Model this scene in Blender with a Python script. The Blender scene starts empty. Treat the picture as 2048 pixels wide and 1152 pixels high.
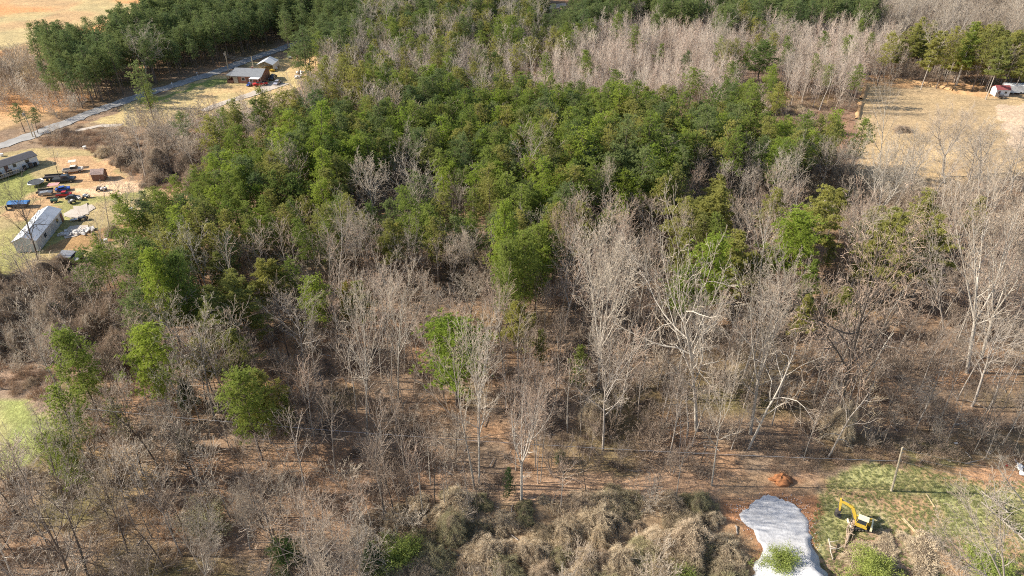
import bpy, math, random
import numpy as np
from mathutils import Vector, Matrix, Euler
R = math.radians
SC = bpy.context.scene
COL = SC.collection
# ---------------------------------------------------------------- camera, sky, sun
CAMZ = 80.0; PITCH = R(34.0); F = 1400.0
cd = bpy.data.cameras.new("camera"); cam = bpy.data.objects.new("camera", cd); COL.objects.link(cam)
cam.location = (0, 0, CAMZ); cam.rotation_euler = (R(90) - PITCH, 0, 0)
cd.sensor_width = 36; cd.lens = 36 * F / 2048; cd.clip_start = 1; cd.clip_end = 9000
SC.camera = cam
SUN_EL = 31.0
W = bpy.data.worlds.new("World"); SC.world = W; W.use_nodes = True
nt = W.node_tree; nt.nodes.clear()
sky = nt.nodes.new("ShaderNodeTexSky"); sky.sky_type = 'NISHITA'; sky.sun_disc = False
sky.sun_elevation = R(SUN_EL); sky.sun_rotation = R(270)
bg = nt.nodes.new("ShaderNodeBackground"); bg.inputs[1].default_value = 0.10
wo = nt.nodes.new("ShaderNodeOutputWorld")
nt.links.new(sky.outputs[0], bg.inputs[0]); nt.links.new(bg.outputs[0], wo.inputs[0])
sd = bpy.data.lights.new("sun", 'SUN'); sd.energy = 5.0; sd.angle = R(0.5); sd.color = (1.0, 0.93, 0.82)
so = bpy.data.objects.new("sun", sd); COL.objects.link(so)
so.rotation_euler = Vector((math.cos(R(SUN_EL)), -0.03, -math.sin(R(SUN_EL)))).to_track_quat('-Z', 'Y').to_euler()
SC.view_settings.view_transform = 'Standard'; SC.view_settings.look = 'None'
SC.view_settings.exposure = 0.80; SC.view_settings.gamma = 1.0
SC.cycles.use_denoising = False; SC.cycles.filter_width = 1.05
SC.cycles.max_bounces = 6; SC.cycles.diffuse_bounces = 4; SC.cycles.transmission_bounces = 3
SC.cycles.transparent_max_bounces = 4; SC.cycles.caustics_reflective = False; SC.cycles.caustics_refractive = False

# ---------------------------------------------------------------- photo <-> world
CP, SP = math.cos(PITCH), math.sin(PITCH)
def at(px, py, z=0.0):
    a = (px - 1024) / F; b = (576 - py) / F
    dx, dy, dz = a, CP + b * SP, -SP + b * CP
    t = (z - CAMZ) / dz
    return Vector((dx * t, dy * t, z))
def on_plane(px, py, y):
    a = (px - 1024) / F; b = (576 - py) / F
    t = y / (CP + b * SP)
    return Vector((a * t, y, CAMZ + t * (-SP + b * CP)))
def proj(x, y, z):
    x = np.asarray(x, float); y = np.asarray(y, float); z = np.asarray(z, float)
    dep = y * CP + (CAMZ - z) * SP
    up = y * SP - (CAMZ - z) * CP
    dep = np.maximum(dep, 1.0)
    return 1024 + F * x / dep, 576 - F * up / dep

# ---------------------------------------------------------------- mesh building
class MB:
    def __init__(s): s.v = []; s.f = []; s.n = 0
    def add(s, V, Fc, mat=0):
        V = np.asarray(V, np.float32).reshape(-1, 3); Fc = np.asarray(Fc, np.int32)
        s.v.append(V); s.f.append((Fc + s.n, mat)); s.n += len(V)
    def mesh(s, name, mats, smooth=False):
        me = bpy.data.meshes.new(name)
        if s.n:
            V = np.concatenate(s.v)
            L = np.concatenate([f.ravel() for f, _ in s.f])
            T = np.concatenate([np.full(len(f), f.shape[1], np.int32) for f, _ in s.f])
            M = np.concatenate([np.full(len(f), m, np.int32) for f, m in s.f])
            me.vertices.add(len(V)); me.vertices.foreach_set("co", V.ravel())
            me.loops.add(len(L)); me.loops.foreach_set("vertex_index", L)
            me.polygons.add(len(T))
            st = np.zeros(len(T), np.int32); st[1:] = np.cumsum(T)[:-1]
            me.polygons.foreach_set("loop_start", st)
            me.polygons.foreach_set("material_index", M)
            me.polygons.foreach_set("use_smooth", np.full(len(T), bool(smooth)))
        for m in (mats if isinstance(mats, (list, tuple)) else [mats]): me.materials.append(m)
        me.update(calc_edges=True)
        return me
    def box(s, c, size, rz=0.0, mat=0, rx=0.0, ry=0.0):
        h = np.array(size) / 2
        V = np.array([[x, y, z] for z in (-1, 1) for y in (-1, 1) for x in (-1, 1)], float) * h
        M = np.array(Euler((rx, ry, rz)).to_matrix())
        V = V @ M.T + np.array(c)
        s.add(V, [[0, 2, 3, 1], [4, 5, 7, 6], [0, 1, 5, 4], [2, 6, 7, 3], [0, 4, 6, 2], [1, 3, 7, 5]], mat)
    def cyl(s, p0, p1, r0, r1=None, k=8, mat=0, cap=True):
        r1 = r0 if r1 is None else r1
        p0 = np.array(p0, float); p1 = np.array(p1, float); t = p1 - p0; t = t / (np.linalg.norm(t) + 1e-9)
        a = np.array([0, 0, 1.0]) if abs(t[2]) < .9 else np.array([1.0, 0, 0])
        u = np.cross(t, a); u /= np.linalg.norm(u); w = np.cross(t, u)
        an = np.arange(k) * 2 * math.pi / k
        rg = np.cos(an)[:, None] * u + np.sin(an)[:, None] * w
        V = np.concatenate([p0 + rg * r0, p1 + rg * r1])
        i = np.arange(k); j = (i + 1) % k
        s.add(V, np.stack([i, j, j + k, i + k], 1), mat)
        if cap:
            s.add(p0 + rg * r0, [list(range(k))[::-1]], mat); s.add(p1 + rg * r1, [list(range(k))], mat)
    def prism(s, prof, y0, y1, mat=0, org=(0, 0, 0), rz=0.0):
        """profile in x,z extruded along y"""
        n = len(prof); c, q = math.cos(rz), math.sin(rz)
        V = []
        for y in (y0, y1):
            for x, z in prof: V.append([org[0] + x * c - y * q, org[1] + x * q + y * c, org[2] + z])
        i = np.arange(n); j = (i + 1) % n
        s.add(V, np.stack([i, j, j + n, i + n], 1), mat)
        s.add(V[:n], [list(range(n))[::-1]], mat); s.add(V[n:], [list(range(n))], mat)
    def poly(s, pts, z, mat=0, th=None):
        P = [[p[0], p[1], z] for p in pts]
        s.add(P, [list(range(len(P)))], mat)

class Tubes:
    def __init__(s): s.g = {}
    def add(s, P, Rr, k=3, mat=0): s.g.setdefault((len(P), k, mat), []).append((P, Rr))
    def out(s, mb):
        for (n, k, mat), L in s.g.items():
            P = np.array([a for a, _ in L], float); Q = np.array([b for _, b in L], float)
            m = len(P)
            t = np.gradient(P, axis=1); t /= (np.linalg.norm(t, axis=2, keepdims=True) + 1e-9)
            a = np.array([0.31, 0.47, 0.12]); u = np.cross(t, a); u /= (np.linalg.norm(u, axis=2, keepdims=True) + 1e-9)
            w = np.cross(t, u)
            an = np.arange(k) * 2 * math.pi / k
            V = P[:, :, None, :] + Q[:, :, None, None] * (np.cos(an)[None, None, :, None] * u[:, :, None, :] + np.sin(an)[None, None, :, None] * w[:, :, None, :])
            base = (np.arange(m)[:, None, None] * n + np.arange(n - 1)[None, :, None]) * k
            i = np.arange(k)[None, None, :]; j = (i + 1) % k
            Fc = np.stack([base + i, base + j, base + k + j, base + k + i], -1).reshape(-1, 4)
            mb.add(V.reshape(-1, 3), Fc, mat)

def blades(mb, P, D, L, Wd, rng, mat=0):
    """thin triangles from P along D"""
    n = len(P)
    D = D / (np.linalg.norm(D, axis=1, keepdims=True) + 1e-9)
    s = np.cross(D, rng.normal(size=(n, 3))); s /= (np.linalg.norm(s, axis=1, keepdims=True) + 1e-9)
    Wd = np.broadcast_to(Wd, (n,))[:, None]; L = np.broadcast_to(L, (n,))[:, None]
    V = np.stack([P - s * Wd / 2, P + s * Wd / 2, P + D * L], 1).reshape(-1, 3)
    mb.add(V, np.arange(3 * n).reshape(-1, 3), mat)

def link(name, me, parent=None, loc=None, rz=None):
    o = bpy.data.objects.new(name, me); COL.objects.link(o)
    if parent: o.parent = parent
    if loc is not None: o.location = loc
    if rz is not None: o.rotation_euler = (0, 0, rz)
    return o
def tag(o, label=None, cat=None, group=None, kind=None):
    if label: o['label'] = label
    if cat: o['category'] = cat
    if group: o['group'] = group
    if kind: o['kind'] = kind
    return o
def empty(name, loc, rz=0, label=None, cat=None, group=None):
    o = bpy.data.objects.new(name, None); COL.objects.link(o); o.empty_display_size = .5
    o.location = loc; o.rotation_euler = (0, 0, rz)
    return tag(o, label, cat, group)

# value noise
_rs = np.random.RandomState(5); _LT = _rs.rand(512, 512)
def vn(x, y, sc, seed=0):
    x = np.asarray(x, float) / sc + seed * 17.3; y = np.asarray(y, float) / sc + seed * 9.1
    xi = np.floor(x).astype(int); yi = np.floor(y).astype(int); fx = x - xi; fy = y - yi
    fx = fx * fx * (3 - 2 * fx); fy = fy * fy * (3 - 2 * fy)
    g = lambda a, b: _LT[a % 512, b % 512]
    return (g(xi, yi) * (1 - fx) + g(xi + 1, yi) * fx) * (1 - fy) + (g(xi, yi + 1) * (1 - fx) + g(xi + 1, yi + 1) * fx) * fy

# ---------------------------------------------------------------- materials
def mat_new(name):
    m = bpy.data.materials.new(name); m.use_nodes = True
    t = m.node_tree; t.nodes.clear()
    return m, t, t.nodes.new, t.links.new
def mix_rgb(t, fac, a, b, blend='MIX'):
    n = t.nodes.new("ShaderNodeMix"); n.data_type = 'RGBA'; n.blend_type = blend
    for k, v in ((0, fac), (6, a), (7, b)):
        if isinstance(v, bpy.types.NodeSocket): t.links.new(v, n.inputs[k])
        elif k == 0: n.inputs[0].default_value = v
        else: n.inputs[k].default_value = (*v, 1)
    return n.outputs[2]
def noise(t, scale, detail=4, rough=.6, vec=None):
    n = t.nodes.new("ShaderNodeTexNoise"); n.inputs['Scale'].default_value = scale
    n.inputs['Detail'].default_value = detail; n.inputs['Roughness'].default_value = rough
    if vec is None:
        g = t.nodes.new("ShaderNodeTexCoord"); vec = g.outputs['Object']
    t.links.new(vec, n.inputs['Vector'])
    return n.outputs['Fac']
def ramp(t, fac, a, b):
    n = t.nodes.new("ShaderNodeMapRange"); n.inputs[1].default_value = a; n.inputs[2].default_value = b
    t.links.new(fac, n.inputs[0]); return n.outputs[0]
def pbr(name, col, rough=.7, col2=None, nsc=3.0, metal=0.0, spec=.3, bump=0.0, lo=.35, hi=.65):
    m, t, N, L = mat_new(name)
    b = N("ShaderNodeBsdfPrincipled"); o = N("ShaderNodeOutputMaterial"); L(b.outputs[0], o.inputs[0])
    b.inputs['Roughness'].default_value = rough; b.inputs['Metallic'].default_value = metal
    b.inputs['Specular IOR Level'].default_value = spec
    col2 = col2 or tuple(c * .72 for c in col)
    f = noise(t, nsc)
    L(mix_rgb(t, ramp(t, f, lo, hi), col, col2), b.inputs['Base Color'])
    if bump:
        bn = N("ShaderNodeBump"); bn.inputs['Strength'].default_value = bump; bn.inputs['Distance'].default_value = .1
        L(noise(t, nsc * 2), bn.inputs['Height']); L(bn.outputs[0], b.inputs['Normal'])
    return m
def organic(name, a, b, c=None, transl=0.0, nsc=.7, rough=.75, rnd=.6):
    """colour wanders between a and b inside a plant and from plant to plant"""
    m, t, N, L = mat_new(name)
    oi = N("ShaderNodeObjectInfo")
    nz = ramp(t, noise(t, nsc, 3), .3, .7)
    ad = N("ShaderNodeMath"); ad.operation = 'MULTIPLY_ADD'
    L(oi.outputs['Random'], ad.inputs[0]); ad.inputs[1].default_value = rnd
    ml = N("ShaderNodeMath"); ml.operation = 'MULTIPLY'; L(nz, ml.inputs[0]); ml.inputs[1].default_value = 1 - rnd
    L(ml.outputs[0], ad.inputs[2])
    col = mix_rgb(t, ad.outputs[0], a, b)
    if c:
        wn = N("ShaderNodeTexWhiteNoise"); wn.noise_dimensions = '1D'
        m3 = N("ShaderNodeMath"); m3.operation = 'MULTIPLY'; L(oi.outputs['Random'], m3.inputs[0]); m3.inputs[1].default_value = 91.7
        L(m3.outputs[0], wn.inputs['W'])
        col = mix_rgb(t, ramp(t, wn.outputs['Value'], .55, 1.1), col, c)
    sn = noise(t, 6.0, 2)
    col = mix_rgb(t, .45, col, mix_rgb(t, ramp(t, sn, .3, .7), (0.55, .55, .55), (1.45, 1.45, 1.45)), 'MULTIPLY')
    d = N("ShaderNodeBsdfPrincipled"); d.inputs['Roughness'].default_value = rough; d.inputs['Specular IOR Level'].default_value = .2
    L(col, d.inputs['Base Color'])
    o = N("ShaderNodeOutputMaterial")
    if transl:
        tr = N("ShaderNodeBsdfTranslucent"); L(col, tr.inputs[0])
        mx = N("ShaderNodeMixShader"); mx.inputs[0].default_value = transl
        L(d.outputs[0], mx.inputs[1]); L(tr.outputs[0], mx.inputs[2]); L(mx.outputs[0], o.inputs[0])
    else: L(d.outputs[0], o.inputs[0])
    return m
M = {}
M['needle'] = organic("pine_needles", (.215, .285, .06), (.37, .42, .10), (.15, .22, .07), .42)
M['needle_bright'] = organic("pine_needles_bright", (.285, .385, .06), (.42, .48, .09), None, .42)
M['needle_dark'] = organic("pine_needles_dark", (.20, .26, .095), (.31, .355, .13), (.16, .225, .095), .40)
M['needle_olive'] = organic("pine_needles_olive", (.34, .34, .10), (.48, .45, .13), (.25, .28, .09), .42)
M['needle_gold'] = organic("pine_needles_gold", (0.348, 0.334, 0.072), (0.435, 0.362, 0.087), None, .3)
M['cedar'] = organic("cedar_leaves", (0.072, 0.116, 0.051), (0.131, 0.174, 0.058), None, .2)
M['shrub_green'] = organic("shrub_leaves", (0.232, 0.290, 0.072), (0.392, 0.435, 0.116), None, .35, 1.5)
M['shrub_dark'] = organic("shrub_leaves_dark", (0.058, 0.109, 0.043), (0.116, 0.174, 0.043), None, .3, 1.5)
M['pine_bark'] = organic("pine_bark", (.13, .10, .08), (.20, .16, .13), None, 0, 2)
M['bark_pale'] = organic("pale_bark", (.47, .42, .35), (.34, .30, .25), (.54, .49, .42), 0, 1.2)
M['bark_grey'] = organic("grey_bark", (.30, .26, .22), (.42, .37, .32), None, 0, 1.2)
M['bark_dark'] = organic("dark_bark", (.10, .085, .07), (.16, .13, .11), None, 0, 1.2)
M['twig_grey'] = organic("grey_twigs", (.44, .37, .29), (.56, .48, .38), (.44, .34, .25), 0, .5)
M['twig_red'] = organic("reddish_twigs", (.44, .31, .23), (.54, .41, .31), (.50, .42, .33), 0, .5)
M['twig_pink'] = organic("pinkish_twigs", (.50, .42, .34), (.64, .54, .45), (.52, .38, .30), 0, .5)
M['twig_brown'] = organic("brown_twigs", (.24, .18, .135), (.34, .26, .195), (.30, .25, .20), 0, .5)
M['vine'] = organic("dead_vines", (.34, .26, .19), (.46, .36, .26), (.38, .28, .20), .1, .8)
M['vine_tan'] = organic("tan_dead_vines", (.56, .45, .30), (.68, .56, .39), (.46, .35, .25), .12, 1.2)
M['vine_olive'] = organic("olive_vines", (.30, .28, .15), (.42, .37, .21), (.36, .28, .19), .12, 1.2)
M['brush'] = organic("brown_brush", (.36, .26, .18), (.48, .36, .25), (.42, .28, .19), .1, .8)
M['grass_blade'] = organic("grass_blades", (.28, .32, .12), (.40, .38, .18), None, .1, .8)
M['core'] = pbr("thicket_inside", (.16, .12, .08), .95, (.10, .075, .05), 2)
M['wood'] = pbr("weathered_wood", (.42, .36, .28), .85, (.30, .25, .2), 4)
M['wood_brown'] = pbr("brown_board", (.25, .14, .10), .8, (.18, .10, .075), 6)
M['plank'] = pbr("fresh_plank", (.70, .56, .33), .7, (.6, .46, .26), 5)
M['pole'] = pbr("pole_wood", (.52, .45, .33), .85, (.42, .36, .26), 3)
M['white'] = pbr("white_siding", (.80, .80, .80), .5, (.72, .73, .74), 1)
M['white_roof'] = pbr("white_metal_roof", (.82, .82, .80), .4, (.70, .70, .70), .8)
M['grey_roof'] = pbr("grey_shingles", (.26, .27, .28), .85, (.20, .21, .22), 2)
M['dark_roof'] = pbr("dark_shingles", (.085, .08, .085), .85, (.12, .115, .12), 2)
M['pale_roof'] = pbr("pale_metal_roof", (.62, .64, .67), .45, (.45, .48, .52), .5)
M['red_roof'] = pbr("red_metal_roof", (.36, .10, .10), .5, (.30, .09, .09), 2)
M['shed_roof'] = pbr("dusty_pink_roof", (.46, .33, .28), .8, (.36, .25, .21), 2)
M['dark'] = pbr("black_rubber", (.03, .03, .03), .8, (.05, .05, .05), 4)
M['dark_metal'] = pbr("dark_metal", (.07, .07, .075), .5, (.12, .10, .09), 3, .3)
M['steel'] = pbr("grey_steel", (.40, .40, .40), .4, (.28, .26, .24), 3, .6)
M['glass'] = pbr("dark_glass", (.03, .04, .05), .12, (.04, .05, .06), 1, 0, .6)
M['blue'] = pbr("blue_paint", (.03, .09, .38), .35, (.04, .11, .42), 3)
M['red'] = pbr("red_paint", (.55, .035, .04), .35, (.45, .03, .03), 3)
M['pink'] = pbr("faded_red_panel", (.72, .36, .33), .7, (.60, .28, .25), 3)
M['car_dark'] = pbr("charcoal_paint", (.05, .06, .07), .35, (.07, .08, .09), 3)
M['car_silver'] = pbr("silver_paint", (.50, .50, .58), .35, (.44, .44, .52), 3, .3)
M['cream'] = pbr("cream_paint", (.75, .70, .60), .6, (.6, .52, .42), 2)
M['green_paint'] = pbr("green_paint", (.08, .22, .15), .5, (.10, .18, .12), 3)
M['yellow'] = pbr("yellow_paint", (.70, .47, .05), .5, (.52, .36, .07), 3)
M['cab_roof'] = pbr("pale_yellow_roof", (.80, .76, .52), .5, (.70, .66, .45), 2)
M['tarp'] = pbr("blue_tarp", (.04, .22, .52), .5, (.03, .14, .38), 2)
M['net'] = pbr("trampoline_mat", (.06, .065, .07), .8, (.08, .085, .09), 3)
M['wire'] = pbr("wire", (.55, .56, .58), .4, (.45, .45, .45), 3, .5)
M['concrete'] = pbr("concrete", (.62, .57, .50), .9, (.50, .45, .39), 1.2)
M['rubble'] = pbr("concrete_rubble", (.72, .69, .64), .9, (.5, .46, .42), 2)
M['clay'] = pbr("red_clay", (.40, .17, .07), .95, (.30, .13, .06), 1.2, bump=.6)
M['clay_pale'] = pbr("pale_orange_clay", (.60, .38, .19), .95, (.45, .27, .13), .8, bump=.5)
M['white_junk'] = pbr("white_scrap", (.80, .78, .75), .7, (.65, .6, .55), 3)
def brick():
    m, t, N, L = mat_new("red_brick")
    b = N("ShaderNodeBsdfPrincipled"); o = N("ShaderNodeOutputMaterial"); L(b.outputs[0], o.inputs[0])
    tx = N("ShaderNodeTexBrick"); tx.inputs['Scale'].default_value = 2.2
    tx.inputs['Color1'].default_value = (.36, .17, .12, 1); tx.inputs['Color2'].default_value = (.28, .13, .09, 1); tx.inputs['Mortar'].default_value = (.4, .34, .29, 1)
    g = N("ShaderNodeTexCoord"); L(g.outputs['Object'], tx.inputs['Vector']); L(tx.outputs[0], b.inputs['Base Color']); b.inputs['Roughness'].default_value = .9
    return m
M['brick'] = brick()

# ground material: patch colours of the real soil and turf, broken up by noise
def ground_mat():
    m, t, N, L = mat_new("ground_soil_and_leaves")
    b = N("ShaderNodeBsdfPrincipled"); o = N("ShaderNodeOutputMaterial"); L(b.outputs[0], o.inputs[0])
    b.inputs['Roughness'].default_value = .95; b.inputs['Specular IOR Level'].default_value = .1
    at_ = N("ShaderNodeAttribute"); at_.attribute_name = "soil"
    geo = N("ShaderNodeNewGeometry"); v = geo.outputs['Position']
    c = at_.outputs['Color']
    n1 = ramp(t, noise(t, .12, 5, .65, v), .3, .7)
    c = mix_rgb(t, .8, c, mix_rgb(t, n1, (.72, .74, .78), (1.25, 1.22, 1.18)), 'MULTIPLY')
    n2 = ramp(t, noise(t, .9, 5, .7, v), .32, .68)
    c = mix_rgb(t, .9, c, mix_rgb(t, n2, (.66, .64, .62), (1.3, 1.3, 1.28)), 'MULTIPLY')
    mp = N("ShaderNodeMapping"); mp.inputs['Scale'].default_value = (.06, .9, 1); mp.inputs['Rotation'].default_value = (0, 0, .18); L(v, mp.inputs['Vector'])
    n4 = ramp(t, noise(t, 1.0, 4, .6, mp.outputs[0]), .35, .65)
    c = mix_rgb(t, .45, c, mix_rgb(t, n4, (.80, .78, .76), (1.14, 1.14, 1.12)), 'MULTIPLY')
    n3 = ramp(t, noise(t, 5.0, 3, .7, v), .35, .65)
    c = mix_rgb(t, .8, c, mix_rgb(t, n3, (.70, .66, .62), (1.3, 1.3, 1.3)), 'MULTIPLY')
    L(c, b.inputs['Base Color'])
    bn = N("ShaderNodeBump"); bn.inputs['Strength'].default_value = .7; bn.inputs['Distance'].default_value = .25
    L(noise(t, 2.2, 6, .7, v), bn.inputs['Height']); L(bn.outputs[0], b.inputs['Normal'])
    return m
M['ground'] = ground_mat()
def sheet_mat(name, a, b_, sc1=.4, sc2=6, bump=.4):
    m, t, N, L = mat_new(name)
    b = N("ShaderNodeBsdfPrincipled"); o = N("ShaderNodeOutputMaterial"); L(b.outputs[0], o.inputs[0])
    b.inputs['Roughness'].default_value = .9; b.inputs['Specular IOR Level'].default_value = .2
    geo = N("ShaderNodeNewGeometry"); v = geo.outputs['Position']
    c = mix_rgb(t, ramp(t, noise(t, sc1, 5, .6, v), .35, .65), a, b_)
    c = mix_rgb(t, .6, c, mix_rgb(t, ramp(t, noise(t, sc2, 3, .7, v), .3, .7), (.7, .7, .7), (1.3, 1.3, 1.3)), 'MULTIPLY')
    L(c, b.inputs['Base Color'])
    bn = N("ShaderNodeBump"); bn.inputs['Strength'].default_value = bump; bn.inputs['Distance'].default_value = .1
    L(noise(t, sc2, 4, .7, v), bn.inputs['Height']); L(bn.outputs[0], b.inputs['Normal'])
    return m
M['gravel'] = sheet_mat("pale_gravel", (.58, .58, .59), (.43, .425, .43), .22, 3.5)
M['asphalt'] = sheet_mat("worn_asphalt", (.42, .40, .375), (.30, .285, .27), .25, 4, .2)
M['drive'] = sheet_mat("pale_driveway", (.58, .50, .42), (.46, .39, .31), .3, 4, .2)
M['dirt_path'] = sheet_mat("dirt_path", (.50, .38, .28), (.40, .30, .22), .5, 4, .3)

# ---------------------------------------------------------------- ground sheet
def inpoly(px, py, poly):
    r = np.zeros(px.shape, bool); n = len(poly); j = n - 1
    for i in range(n):
        xi, yi = poly[i]; xj, yj = poly[j]
        c = ((yi > py) != (yj > py))
        with np.errstate(divide='ignore', invalid='ignore'):
            r ^= c & (px < (xj - xi) * (py - yi) / ((yj - yi) if yj != yi else 1e-9) + xi)
        j = i
    return r
ROAD = [(-260, 372), (-60, 312), (0, 292), (60, 272), (110, 254), (180, 226), (260, 198), (330, 176), (400, 155), (450, 138), (490, 122), (560, 98), (640, 70)]
FIELD_TL = [(-900, -330), (420, -330), (420, 0), (300, 20), (230, 60), (60, 120), (110, 160), (200, 180), (110, 232), (0, 268), (-300, 350), (-900, 420)]
LAWN_HOUSE = [(150, 262), (262, 205), (330, 184), (420, 156), (470, 140), (520, 118), (600, 112), (652, 100), (648, 122), (622, 145), (596, 168), (560, 200), (480, 232), (330, 250), (230, 252)]
LAWN_RES = [(-260, 420), (-100, 345), (0, 303), (60, 292), (130, 290), (205, 312), (250, 350), (325, 378), (322, 420), (278, 470), (270, 505), (150, 520), (60, 545), (-260, 600)]
GREEN_LL = [(-300, 760), (0, 782), (55, 800), (105, 850), (98, 905), (60, 930), (0, 960), (-300, 1000)]
FIELD_R = [(1708, 160), (1850, 164), (1930, 180), (1985, 192), (2250, 186), (2500, 420), (2048, 350), (1985, 355), (1900, 400), (1800, 420), (1728, 400), (1712, 300)]
CLEAR_BR = [(1618, 1060), (1640, 990), (1665, 955), (1740, 925), (1850, 938), (1960, 962), (2300, 965), (2300, 1400), (1640, 1400), (1640, 1110)]
CLAY_PAD = [(1442, 960), (1500, 945), (1640, 950), (1650, 1000), (1628, 1060), (1650, 1110), (1690, 1200), (1460, 1200), (1520, 1130), (1500, 1080), (1440, 1020)]
NOTREE = [ROAD and [(p[0], p[1] - 9) for p in ROAD] + [(p[0], p[1] + 12) for p in ROAD[::-1]], LAWN_HOUSE, LAWN_RES, [(1708, 160), (1850, 164), (1930, 180), (1985, 192), (2250, 186), (2500, 345), (1990, 318), (1850, 325), (1728, 318)], CLEAR_BR, CLAY_PAD, GREEN_LL,
          [(-900, -330), (420, -330), (300, 8), (225, 52), (60, 75), (0, 120), (-900, 200)], [(1080, -5), (1140, -5), (1140, 22), (1080, 24)],
          [(1030, 952), (1460, 952), (1460, 985), (1030, 985)]]
def mk_ground():
    fx = np.arange(-330, 331, 1.1); fy = np.arange(18, 452, 1.1)
    ex = np.array([5, 14, 30, 60, 120, 240, 480, 900, 1700, 3200]); 
    X = np.concatenate([-330 - ex[::-1], fx, fx[-1] + ex]); Y = np.concatenate([18 - ex[::-1][3:], fy, fy[-1] + ex])
    gx, gy = np.meshgrid(X, Y); nx, ny = len(X), len(Y)
    x = gx.ravel(); y = gy.ravel()
    px, py = proj(x, y, np.zeros_like(x))
    far = (y * CP + CAMZ * SP) < 20
    px2 = px + (vn(x, y, 4, 1) - .5) * 26 + (vn(x, y, 14, 2) - .5) * 30; py2 = py + (vn(x, y, 4, 3) - .5) * 12 + (vn(x, y, 14, 4) - .5) * 14
    c = np.zeros((len(x), 3)) + np.array([.33, .225, .15])
    nf = vn(x, y, 9, 7)[:, None]
    c = c * (1 - nf * .55) + np.array([.31, .24, .17]) * nf * .55
    nr = np.clip((vn(x, y, 6, 9) - .6) * 4, 0, 1)[:, None]; c = c * (1 - nr) + np.array([.42, .26, .155]) * nr
    ng = np.clip((vn(x, y, 11, 12) - .66) * 4, 0, 1)[:, None]; c = c * (1 - ng) + np.array([.20, .17, .08]) * ng
    def paint(poly, col, k=1.0, qx=None, nz=None):
        m = inpoly(px2, py2, poly).astype(float) * k
        if nz: m = m * np.clip((vn(x, y, nz[0], nz[1]) - nz[2]) * 5, 0, 1)
        c[:] = c * (1 - m[:, None]) + np.array(col) * m[:, None]
    TAN = (.44, .35, .18)
    paint(FIELD_TL, (.54, .37, .20)); paint(FIELD_TL, (.66, .34, .15), .9, nz=(26, 21, .42)); paint(FIELD_TL, (.50, .42, .22), .8, nz=(18, 33, .5))
    paint(LAWN_HOUSE, (.56, .44, .22)); paint([(300, 200), (440, 160), (520, 132), (525, 140), (450, 168), (330, 200), (290, 212)], (.22, .28, .08), .9)
    paint([(585, 118), (655, 98), (650, 125), (600, 150)], (.66, .42, .20), .9); paint(LAWN_HOUSE, (.64, .44, .23), .7, nz=(8, 14, .55))
    paint([(0, 268), (60, 232), (190, 190), (260, 180), (250, 195), (100, 250)], (.25, .17, .1), .7)
    paint(LAWN_RES, TAN); paint(LAWN_RES, (.33, .32, .12), .9, nz=(12, 4, .5))
    paint([(-200, 330), (0, 320), (60, 335), (85, 370), (50, 400), (0, 410), (-200, 450)], (.27, .29, .09), .9)
    paint([(100, 318), (220, 320), (225, 345), (290, 362), (240, 385), (110, 400), (60, 398), (90, 378), (150, 368)], (.60, .38, .21), .9)
    paint([(140, 380), (240, 352), (290, 365), (235, 385), (160, 398)], (.72, .52, .34), .9)
    paint([(70, 500), (130, 470), (280, 440), (275, 470), (140, 505)], (.40, .23, .12), .8)
    paint([(20, 412), (110, 400), (130, 420), (60, 440), (15, 430)], (.55, .35, .2), .8)
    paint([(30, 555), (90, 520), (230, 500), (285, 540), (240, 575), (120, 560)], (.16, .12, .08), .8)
    paint([(60, 250), (130, 235), (250, 250), (300, 300), (190, 300), (60, 292), (35, 280)], (.30, .22, .15), .9)
    paint(GREEN_LL, (.33, .36, .13)); paint(GREEN_LL, (.46, .40, .21), .9, nz=(5, 3, .55))
    paint([(-300, 690), (80, 690), (130, 760), (140, 830), (105, 850), (55, 800), (-300, 765)], (.36, .26, .19), .9)
    paint([(-200, 1110), (0, 1122), (25, 1150), (45, 1250), (-200, 1250)], (.52, .38, .27), .9)
    paint([(120, 890), (260, 900), (330, 960), (240, 1010), (150, 960)], (.45, .33, .17), .6)
    paint(FIELD_R, (.52, .375, .22)); paint(FIELD_R, (.62, .45, .24), .8, nz=(14, 6, .5)); paint(FIELD_R, (.45, .34, .205), .7, nz=(22, 16, .5))
    paint([(1985, 215), (2300, 200), (2300, 330), (2040, 300)], (.68, .52, .38), .8)
    paint([(1700, 158), (1990, 164), (1995, 196), (1920, 186), (1800, 170), (1725, 172)], (.60, .36, .18), .8)
    paint([(1500, 185), (1700, 165), (1718, 180), (1716, 280), (1640, 300), (1500, 240)], (.33, .20, .135), .9)
    paint([(1540, 200), (1660, 180), (1690, 205), (1600, 235), (1540, 225)], (.36, .29, .12), .5)
    paint([(1140, 40), (1500, 60), (1700, 120), (1690, 160), (1480, 180), (1140, 190)], (.36, .26, .20), .6)
    paint([(1020, 950), (1470, 945), (1650, 940), (1640, 992), (1450, 992), (1020, 990)], (.47, .31, .20), .9)
    paint([(550, 880), (900, 880), (900, 960), (700, 1060), (550, 1000)], (.43, .27, .165), .6)
    paint([(500, 730), (620, 730), (620, 800), (520, 810)], (.50, .28, .14), .7)
    paint([(1450, 600), (2048, 640), (2048, 840), (1450, 800)], (.42, .26, .15), .6, nz=(7, 5, .4))
    paint([(800, 1005), (1440, 1000), (1520, 1060), (1530, 1200), (780, 1200)], (.30, .22, .14), .9)
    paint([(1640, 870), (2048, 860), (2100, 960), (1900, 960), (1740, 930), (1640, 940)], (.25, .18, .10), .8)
    paint([(1660, 880), (1900, 880), (1960, 940), (1700, 930)], (.22, .23, .09), .6, nz=(4, 5, .4))
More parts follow.
